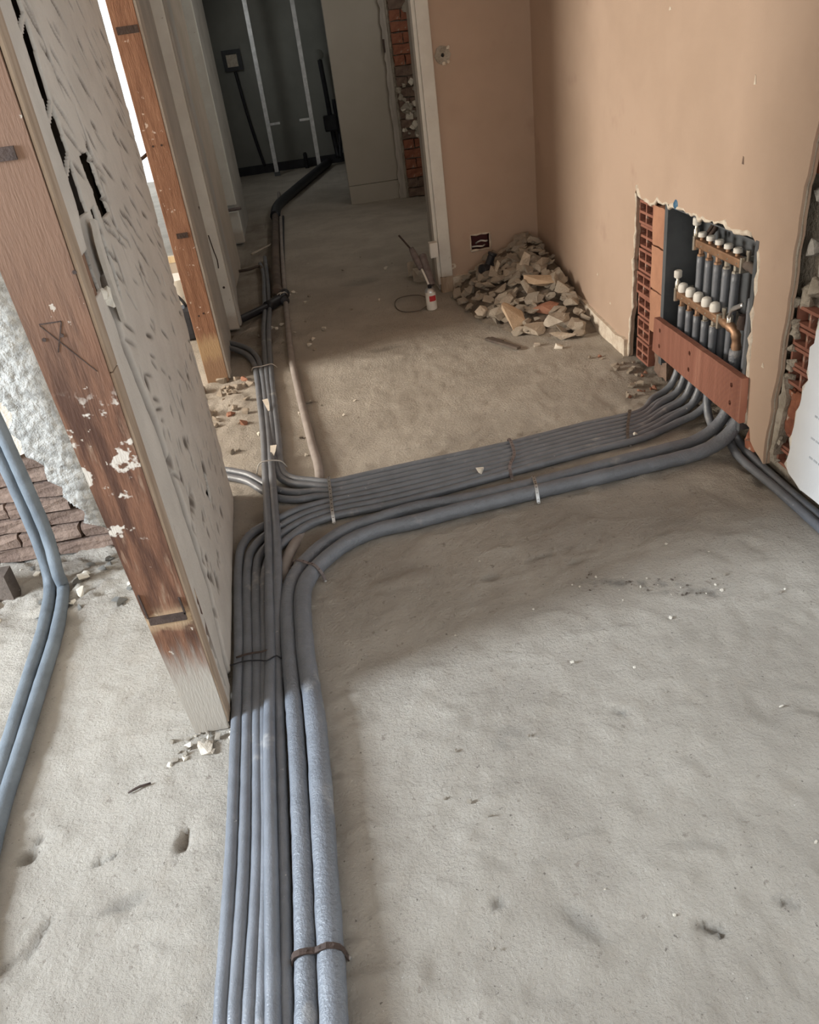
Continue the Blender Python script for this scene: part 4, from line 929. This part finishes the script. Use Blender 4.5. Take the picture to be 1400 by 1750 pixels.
lathe('stub', [(0, 0.03), (0.2, 0.03), (0.2, 0.022), (0.215, 0.022)], (0, 0, 0), (0, 0, 1), 'black_plastic', o, 10)

# ------------------------------------------------------------------ manifold cabinet in the right wall niche
cb = thing('manifold_cabinet', 'dark sheet steel manifold cabinet set in the broken wall niche', 'cabinet', (1.46, 2.88, 0.28))
off = Vector((1.46, 2.88, 0.28))
def cbox(name, x0, x1, y0, y1, z0, z1, m='cabinet', bev=0.0):
    return box(name, x0 - off.x, x1 - off.x, y0 - off.y, y1 - off.y, z0 - off.z, z1 - off.z, m, cb, bev)
cbox('back_panel', 1.555, 1.560, 2.515, 3.255, 0.10, 0.785)
cbox('side_panel', 1.403, 1.555, 3.250, 3.255, 0.10, 0.785)
cbox('side_panel', 1.403, 1.555, 2.515, 2.520, 0.10, 0.785)
cbox('top_panel', 1.403, 1.555, 2.520, 3.250, 0.780, 0.785)
cbox('front_lip', 1.398, 1.403, 3.232, 3.262, 0.10, 0.79)
cbox('front_lip', 1.398, 1.403, 2.506, 2.526, 0.10, 0.79)
for y, z in ((3.12, 0.70), (3.14, 0.52), (2.62, 0.74)):
    lathe('knockout', [(0, 0.016), (0.003, 0.016), (0.004, 0.010)], Vector((1.553, y, z)) - off, (-1, 0, 0), 'cabinet', cb, 12)
for z in (0.62, 0.40):
    cbox('mounting_rail', 1.535, 1.55, 2.53, 3.22, z, z + 0.022, 'steel')

def manifold(z, X, y0, caps, label):
    t = thing('brass_manifold', label, 'manifold', (X, y0 - 0.16, z))
    bm = bmesh.new(); bm_box(bm, -0.017, 0.017, -0.185, 0.185, -0.016, 0.016, 0.006); from_bm('brass_bar', bm, 'brass', t)
    for k in range(5):
        dy = 0.16 - 0.072 * k
        lathe('outlet_nut', [(-0.066, 0.010), (-0.060, 0.0145), (-0.040, 0.0145), (-0.036, 0.010), (-0.014, 0.010)], (0, dy, 0), (0, 0, 1), 'chrome' if k in (3, 4) else 'brass', t, 6, False)
        if caps == 'flat':
            c = lathe('adjuster_cap', [(0.026, 0.011), (0.028, 0.0165), (0.042, 0.0165), (0.045, 0.013)], (0, dy, 0), (0, 0, 1), 'white_plastic', t, 14)
            lathe('stem', [(0.012, 0.009), (0.028, 0.009)], (0, dy, 0), (0, 0, 1), 'brass', c, 10)
        else:
            c = lathe('adjuster_cap', [(0.014, 0.015), (0.018, 0.0195), (0.036, 0.0205), (0.048, 0.017), (0.053, 0.009)], (0, dy, 0), (0, 0, 1), 'white_plastic', t, 16)
        lathe('boss', [(0.016, 0.004), (0.019, 0.003)], (0, dy - 0.03, -0.002), (-1, 0, 0), 'chrome', t, 8)
    # end bracket, air vent with white cap
    for dy, m in ((0.195, 'chrome'), (-0.192, 'chrome')):
        bm = bmesh.new(); bm_box(bm, -0.022, 0.06, dy - 0.006, dy + 0.006, -0.030, 0.026, 0.003); from_bm('bracket', bm, m, t)
    v = lathe('air_vent', [(0.0, 0.008), (0.02, 0.011), (0.045, 0.011), (0.05, 0.007), (0.062, 0.007)], (0, 0.215, 0.0), (0, 0, 1), 'chrome', t, 12)
    lathe('vent_cap', [(0.062, 0.014), (0.066, 0.0165), (0.088, 0.0165), (0.092, 0.013)], (0, 0.215, 0.0), (0, 0, 1), 'white_plastic', v, 14)
    lathe('end_plug', [(0.185, 0.012), (0.215, 0.012), (0.222, 0.008)], (0, 0, 0), (0, 1, 0), 'chrome', t, 8)
    lathe('drain_cock', [(0, 0.006), (0.035, 0.006), (0.04, 0.009), (0.055, 0.009)], (-0.005, -0.215, 0.0), (0, 0, 1), 'chrome', t, 10)
    return t
mu = manifold(0.662, 1.465, 3.05, 'flat', 'upper brass manifold with flat white caps in the wall cabinet')
ml = manifold(0.442, 1.43, 3.12, 'round', 'lower brass manifold with round white caps in the wall cabinet')
def rel(t, pts): return [tuple(Vector(p) - t.location) for p in pts]
# feeds at the right end of each manifold
tube('feed_elbow', rel(ml, [(1.43, 2.765, 0.442), (1.43, 2.70, 0.437), (1.435, 2.672, 0.425), (1.44, 2.665, 0.385), (1.44, 2.665, 0.345)]), lambda s: 0.0165 + 0.003 * (int(s * 9) % 2), 'brass', ml, 10, 0.012)
tube('feed_elbow', rel(mu, [(1.465, 2.695, 0.662), (1.46, 2.62, 0.66), (1.455, 2.588, 0.645), (1.45, 2.58, 0.60), (1.45, 2.58, 0.565)]), lambda s: 0.0165 + 0.003 * (int(s * 9) % 2), 'brown_pipe', mu, 10, 0.012)
bm = bmesh.new(); bm_tube(bm, smooth_path(rel(ml, [(1.42, 2.70, 0.475), (1.415, 2.675, 0.51), (1.415, 2.63, 0.535), (1.415, 2.60, 0.55)]), 0.01), 0.009, 8, True, 0.5)
from_bm('valve_lever', bm, 'steel', ml, True)
lathe('valve_stem', [(0, 0.012), (0.03, 0.012), (0.036, 0.008)], rel(ml, [(1.43, 2.71, 0.445)])[0], (0, 0, 1), 'chrome', ml, 10)
lathe('dark_valve_grip', [(0, 0.02), (0.02, 0.022), (0.05, 0.016)], rel(ml, [(1.44, 2.63, 0.45)])[0], (0, 0, 1), 'iron', ml, 10)
for dy in (0.0, 0.028):
    tube('hanger_rod', rel(mu, [(1.52, 3.02 + dy, 0.775), (1.50, 3.02 + dy, 0.72), (1.48, 3.02 + dy, 0.695)]), 0.009, 'iron', mu, 8)
    tube('hanger_rod', rel(mu, [(1.50, 2.60 + dy, 0.765), (1.48, 2.60 + dy, 0.70), (1.47, 2.61 + dy, 0.675)]), 0.010, 'iron', mu, 8)
tube('wire_end', rel(mu, [(1.50, 3.05, 0.74), (1.46, 3.04, 0.752), (1.45, 3.01, 0.765)]), 0.004, 'steel', mu, 6)

# ribbed terracotta board under the cabinet, with six holes
tb = thing('terracotta_board', 'ribbed terracotta board with six dark holes under the manifold cabinet', 'board', (1.365, 2.86, 0.15))
off = Vector((1.365, 2.86, 0.15))
hs = [circle(y, z, 0.010, 10) for y in (3.20, 2.90, 2.545) for z in (0.205, 0.275)]
slab('board', rag([(3.275, 0.160), (3.265, 0.315), (2.475, 0.325), (2.465, 0.155)], 0.0012, 0.06, 3, True), hs, lambda u, v: (1.372 - off.x, u - off.y, v - off.z), (0.026, 0, 0), 'terra_board', tb)
box('dark_backing', 0.033, 0.040, 2.48 - off.y, 3.26 - off.y, 0.02, 0.150, 'iron', tb)  # dark plate close behind the board, seen through its holes

# rag ends of torn plaster below the niche corner
for k, (y, z, s) in enumerate(((2.475, 0.10, 0.035), (2.45, 0.155, 0.02), (2.47, 0.06, 0.03), (3.33, 0.25, 0.02))):
    o = tag(link('wall_fragment', chunk_mesh('wall_fragment', 900 + k, s * 0.7, s, s), 'brick' if k % 2 == 0 else 'chalk'), ('broken red brick lump below the lower right niche corner', 'pale plaster lump at the lower right niche corner', 'broken brick lump on the floor under the niche corner', 'white plaster lump left of the terracotta board')[k], 'rubble')
    o.location = (1.44 if k < 3 else 1.43, y, z)
    

# ------------------------------------------------------------------ rubble pile in the corner
def heap(x, y):
    a = (1.27 - x) / 0.52 if x < 1.27 else (x - 1.27) / 0.7
    b = (5.08 - y) / 1.12 if y < 5.08 else 0.0
    return 0.295 * max(0.0, 1 - math.sqrt(a * a + b * b)) ** 0.85
hx = axis((0.70, 1.38, 0.025)); hy = axis((3.9, 5.26, 0.025))
U, V = np.meshgrid(hx, hy, indexing='ij')
Zh = np.vectorize(heap)(U, V)
Zh = np.where(Zh > 0.005, Zh + 0.05 * fbm(U * 14, V * 14, 201, 3) - 0.028, -0.03)
hp = grid_mesh('rubble_fines', np.stack([U, V, Zh], -1).reshape(-1, 3), len(hx), len(hy), 'shaded_fines', smooth=False)
tag(hp, 'loose dust and fine rubble filling the corner pile, darkened as gap shade', 'rubble', None, 'stuff')
variants = []
rnd = random.Random(42)
for k in range(14):
    variants.append(chunk_mesh('rubble_chunk', 1000 + k, 1.0, rnd.uniform(0.55, 0.9), rnd.uniform(0.28, 0.6), 18))
vm = {}
def chunk(me, m, loc, s, rot, label, group):
    key = (me.name, m)
    if key not in vm:
        c = me.copy(); c.materials.clear(); c.materials.append(M[m]); vm[key] = c
    o = bpy.data.objects.new('rubble_chunk', vm[key]); COL.objects.link(o)
    o.location = loc; o.rotation_euler = rot; o.scale = (s, s, s)
    return tag(o, label, 'rubble', group)
def chunk_words(x, y, h, s, mm):
    where = ('near the peak of the corner pile' if h > 0.21 else 'along the wall side of the corner pile' if x > 1.22 else
             'on the left flank of the corner pile' if y > 4.62 else 'at the front foot of the corner pile' if h < 0.07 else 'midway up the front of the corner pile')
    tone = 'beige' if mm == 'rubble' else 'greyer'
    size = 'large' if s > 0.05 else 'fist-sized' if s > 0.034 else 'small'
    return '%s %s plaster chunk %s' % (size, tone, where), '%s %s chunks %s' % (size, tone, where)
n = 0; tries = 0
while n < 295 and tries < 6000:
    tries += 1
    x = rnd.uniform(0.74, 1.36); y = rnd.uniform(3.92, 5.24)
    h = heap(x, y)
    if n >= 215 and h < 0.15: continue
    if h < 0.012 and not (rnd.random() < 0.02 and heap(min(x + 0.07, 1.3), y + 0.1) > 0.0): continue
    s = rnd.uniform(0.016, 0.042) if rnd.random() < 0.8 else rnd.uniform(0.042, 0.068)
    if n >= 215: s = rnd.uniform(0.018, 0.036)
    if h < 0.04: s = min(s, 0.036)
    mm = 'rubble' if rnd.random() < 0.6 else 'rubble_b'
    x = min(x, 1.375 - s)
    y = min(y, 5.27 - s)
    chunk(rnd.choice(variants), mm, (x, y, max(h + 0.006, s * 0.35)), s, (rnd.uniform(-0.6, 0.6), rnd.uniform(-0.6, 0.6), rnd.uniform(0, 6.28)),
          *chunk_words(x, y, h, s, mm))
    n += 1
def special(px, size, rot, m, label, z=None, seed=0):
    me = chunk_mesh('rubble_slab', seed, *size, 14); 
    o = link('rubble_slab', me, m); o.location = (px[0], px[1], heap(*px) + 0.035 if z is None else z); o.rotation_euler = rot
    return tag(o, label, 'rubble')
special((0.985, 4.28), (0.062, 0.095, 0.02), (0.75, 0.1, 0.5), 'rubble_o', 'flat orange-tan slab leaning on the front of the rubble pile', 0.085, 1)
special((1.20, 4.52), (0.10, 0.05, 0.022), (0.3, 0.12, -0.12), 'rubble_o', 'long orange-tan slab lying across the right side of the pile', None, 2)
special((1.20, 4.16), (0.075, 0.065, 0.05), (0.2, 0.1, 0.4), 'rubble_b', 'large grey block at the lower right of the rubble pile', 0.05, 3)
special((1.16, 4.32), (0.08, 0.045, 0.03), (0.2, 0.2, -0.5), 'rubble_r', 'reddish broken brick piece near the lower right of the pile', 0.10, 4)
special((1.06, 4.16), (0.065, 0.04, 0.03), (0.1, 0.1, 0.1), 'rubble', 'pale lumpy chunk at the front foot of the pile', 0.035, 5)
special((1.18, 4.02), (0.08, 0.026, 0.018), (0.0, 0.05, -0.25), 'rubble', 'narrow pale splinter at the very front of the pile', 0.02, 6)
special((0.85, 4.55), (0.04, 0.035, 0.03), (0.2, 0.3, 0.8), 'rubble', 'pale lump on the left flank of the rubble pile', 0.06, 7)
special((0.93, 4.42), (0.07, 0.05, 0.022), (0.5, -0.2, 0.3), 'rubble_b', 'broad grey-beige slab on the left front of the pile', 0.08, 8)
special((1.02, 3.985), (0.022, 0.016, 0.012), (0.2, 0.2, 0.4), 'chalk', 'white plaster chip on the floor in front of the pile, left one', 0.01, 9)
special((1.12, 3.90), (0.022, 0.014, 0.012), (0.2, 0.2, -0.4), 'chalk', 'white plaster chip on the floor in front of the pile, right one', 0.01, 10)
special((1.17, 4.75), (0.035, 0.03, 0.07), (0.5, 0.3, 0.5), 'rubble', 'upright pale wedge high on the rubble pile', None, 11)
bp = thing('plastic_fitting', 'black plastic fitting resting on the left of the rubble pile', 'fitting', (0.99, 5.02, 0.17), (0.2, 0.1, 0.5))
lathe('body', [(-0.05, 0.03), (-0.04, 0.045), (0.03, 0.045), (0.04, 0.03), (0.09, 0.022)], (0, 0, 0), (1, 0, 0.15), 'black_plastic', bp, 10)
lathe('branch', [(0, 0.025), (0.07, 0.025), (0.075, 0.03), (0.09, 0.03)], (0, 0, 0.02), (0.3, 0, 1), 'black_plastic', bp, 10)
lathe('spigot', [(0, 0.02), (0.10, 0.016), (0.11, 0.006)], (0.06, 0, 0.0), (1, -0.3, -0.3), 'dust_plastic', bp, 10)
o = special((1.01, 4.85), (0.010, 0.008, 0.075), (0.3, 0.25, 0.1), 'rubble', 'thin pale lath standing on the left of the pile', 0.20, 12)
stick = thing('wooden_strip', 'dark weathered strip lying on the floor in front of the rubble', 'strip', (0.86, 4.08, 0.012), (0.03, 0, -1.06))
bm = bmesh.new(); bm_box(bm, -0.13, 0.13, -0.014, 0.014, -0.007, 0.007, 0.003); from_bm('strip_body', bm, 'dark_wood', stick)
bm = bmesh.new(); bm_box(bm, -0.12, -0.02, 0.010, 0.030, -0.006, 0.004, 0.002); from_bm('splinter', bm, 'dark_wood', stick)

# ------------------------------------------------------------------ foam can, gun and cable at the casing
can = thing('foam_can', 'white aerosol can with a red label standing by the tall casing', 'can', (0.60, 4.93, 0.002), (0.05, -0.04, 0.3))
lathe('can_body', [(0, 0.030), (0.004, 0.034), (0.115, 0.034)], (0, 0, 0), (0, 0, 1), 'white_plastic', can, 18)
lathe('shoulder', [(0.115, 0.034), (0.128, 0.030), (0.138, 0.018)], (0, 0, 0), (0, 0, 1), 'steel', can, 18)
lathe('valve', [(0.138, 0.012), (0.155, 0.012), (0.158, 0.008)], (0, 0, 0), (0, 0, 1), 'black_plastic', can, 12)
bm = bmesh.new()
for a in range(8):
    a0, a1 = -2.3 + a * 0.17, -2.3 + (a + 1) * 0.17
    r = 0.0346
    bm.faces.new([bm.verts.new((r * math.cos(q), r * math.sin(q), z)) for q, z in ((a0, 0.060), (a1, 0.060), (a1, 0.095), (a0, 0.095))])
o = from_bm('red_label', bm, 'red_label', can); o['label'] = 'red square label'
gun = thing('foam_gun', 'dusty applicator gun leaning on the casing behind the aerosol can', 'tool', (0.62, 5.03, 0.14))
gd = Vector((0.03, 0.10, 0.16)).normalized()
lathe('barrel', [(0, 0.020), (0.01, 0.026), (0.20, 0.026), (0.21, 0.018)], (0.005, 0.01, -0.02), (-0.03, 0.12, 0.19), 'dust_plastic', gun, 14)
tube('rod', [(-0.015, -0.01, -0.01), (-0.028, 0.03, 0.04), (-0.042, 0.06, 0.08)], 0.007, 'white_plastic', gun, 8)
tube('grip', [(-0.045, 0.06, 0.08), (-0.065, 0.10, 0.14), (-0.085, 0.14, 0.20)], lambda s: 0.016 + 0.007 * math.sin(s * 3.1), 'dust_plastic', gun, 10)
tube('trigger', [(-0.085, 0.14, 0.19), (-0.12, 0.17, 0.24), (-0.15, 0.19, 0.28)], 0.006, 'iron', gun, 8)
bm = bmesh.new()
ring = [Vector((0.49 + 0.11 * math.cos(a), 5.10 + 0.20 * math.sin(a), 0.008 + 0.004 * math.sin(3 * a))) for a in [i * 2 * math.pi / 28 - 0.6 for i in range(26)]]
bm_tube(bm, ring + [Vector((0.60, 5.02, 0.01))], 0.003, 6)
tag(from_bm('cable_loop', bm, 'dark_wood', None, True), 'thin black cable loop on the floor beside the aerosol can', 'cable')
special((0.64, 5.62), (0.07, 0.05, 0.05), (0.3, 0.1, 0.4), 'rubble_b', 'grey rubble lump in the doorway behind the casing', 0.04, 13)
special((0.63, 5.80), (0.07, 0.06, 0.07), (0.3, 0.4, 0.4), 'rubble_b', 'second rubble lump deeper in the doorway behind the casing', 0.05, 14)

# ------------------------------------------------------------------ things seen through the gap beside the jamb
bk = thing('bucket', 'white plastic bucket glimpsed behind the orange-brown jamb', 'bucket', (-1.10, 5.75, 0))
lathe('pail', [(0, 0.10), (0.24, 0.125), (0.25, 0.13), (0.26, 0.13)], (0, 0, 0), (0, 0, 1), 'white_plastic', bk, 18)
tube('handle', [(-0.13, 0, 0.24), (-0.09, -0.11, 0.16), (0.0, -0.15, 0.13), (0.09, -0.11, 0.16), (0.13, 0, 0.24)], 0.004, 'steel', bk, 6)
o = thing('tool_bag', 'dark bag on the floor behind the orange-brown jamb', 'bag', (-0.98, 5.15, 0))
bm = bmesh.new(); bm_box(bm, -0.16, 0.10, -0.10, 0.10, 0.0, 0.20, 0.05); from_bm('bag_body', bm, 'black_plastic', o)
tube('bag_handle', [(-0.1, 0, 0.19), (-0.06, 0, 0.27), (0.0, 0, 0.27), (0.04, 0, 0.19)], 0.01, 'black_plastic', o, 8)

# ------------------------------------------------------------------ crumbs and debris on the floor
rnd = random.Random(77)
small = [chunk_mesh('mortar_crumb', 2000 + k, 1, rnd.uniform(0.6, 1), rnd.uniform(0.4, 0.8), 12) for k in range(6)]
def crumb(x, y, s, m, label, group, z=None):
    key = (rnd.choice(small), m)
    if key not in vm:
        c = key[0].copy(); c.materials.clear(); c.materials.append(M[m]); vm[key] = c
    o = bpy.data.objects.new('mortar_crumb', vm[key]); COL.objects.link(o)
    o.location = (x, y, s * 0.3 if z is None else z); o.scale = (s, s, s); o.rotation_euler = (rnd.uniform(-0.4, 0.4), rnd.uniform(-0.4, 0.4), rnd.uniform(0, 6))
    return tag(o, label, 'debris', group)
for k in range(42):
    crumb(rnd.uniform(-0.62, -0.10) if k % 3 else rnd.uniform(-0.3, 0.6), rnd.uniform(3.1, 6.8), rnd.uniform(0.006, 0.018), 'chalk' if k % 2 else 'rubble_b', 'small mortar crumb on the floor around the corridor pipes', 'crumbs round the corridor pipes')
for k in range(40):
    crumb(rnd.uniform(-0.8, -0.5), rnd.uniform(3.55, 4.2), rnd.uniform(0.012, 0.032), 'rubble' if k % 7 else 'rubble_r', 'broken tan masonry lump at the foot of the jamb', 'masonry lumps at the jamb foot')
for k in range(60):
    crumb(rnd.uniform(-1.45, -0.68), rnd.uniform(2.20, 2.56), rnd.uniform(0.006, 0.022), 'render' if k % 3 else 'chalk', 'grey render crumb at the foot of the broken cross wall', 'render crumbs below the cross wall')
for k in range(30):
    crumb(rnd.uniform(1.22, 1.40), rnd.uniform(3.1, 3.75), rnd.uniform(0.006, 0.020), 'rubble' if k % 4 else 'rubble_r', 'small crumb fallen below the wall niche', 'crumbs below the niche')
for k in range(26):
    crumb(rnd.uniform(-0.62, -0.44), rnd.uniform(1.46, 1.56), rnd.uniform(0.004, 0.012), 'chalk' if k % 2 else 'rubble_b', 'tiny pale crumb round the timber post foot', 'crumbs round the post foot')
for k in range(36):
    t = k / 36
    crumb(0.60 + 0.38 * t + rnd.uniform(-0.05, 0.05), 1.92 - 0.17 * t + rnd.uniform(-0.03, 0.03) * (1 + t), rnd.uniform(0.002, 0.0055), 'mortar_dark' if k % 3 else 'chalk', 'dark crumb in the dirt streak on the open floor', 'crumbs of the dirt streak')
for k in range(34):
    crumb(rnd.uniform(-0.1, 1.3), rnd.uniform(0.8, 2.3), rnd.uniform(0.003, 0.0065), 'chalk' if k % 2 else 'rubble_b', 'tiny pale grit on the open foreground floor', 'grit on the foreground floor')
crumb(-0.085, 2.545, 0.014, 'rubble', 'round tan pebble beside the strap below the crossing', None)
crumb(0.44, 2.655, 0.018, 'chalk', 'white plaster crumb sitting on the thin pipe lanes', None, 0.044)
crumb(1.09, 2.74, 0.010, 'chalk', 'white speck on the thin pipes near the manifold', None, 0.040)
o = tag(link('plaster_flake', chunk_mesh('plaster_flake', 41, 0.022, 0.026, 0.006), 'rubble_b'), 'pale flake of mortar lying below the timber post foot', 'debris'); o.location = (-0.525, 1.50, 0.006)
sp = thing('wood_splinter', 'thin black splinter lying on the foreground floor left of the pipes', 'splinter', (-0.676, 1.405, 0.006), (0, 0, 0.33))
tube('splinter_body', [(-0.028, 0, 0), (0, 0.002, 0.002), (0.028, 0, 0)], lambda s: 0.0035 * (1 - 0.6 * abs(s - 0.5)), 'iron', sp, 6)
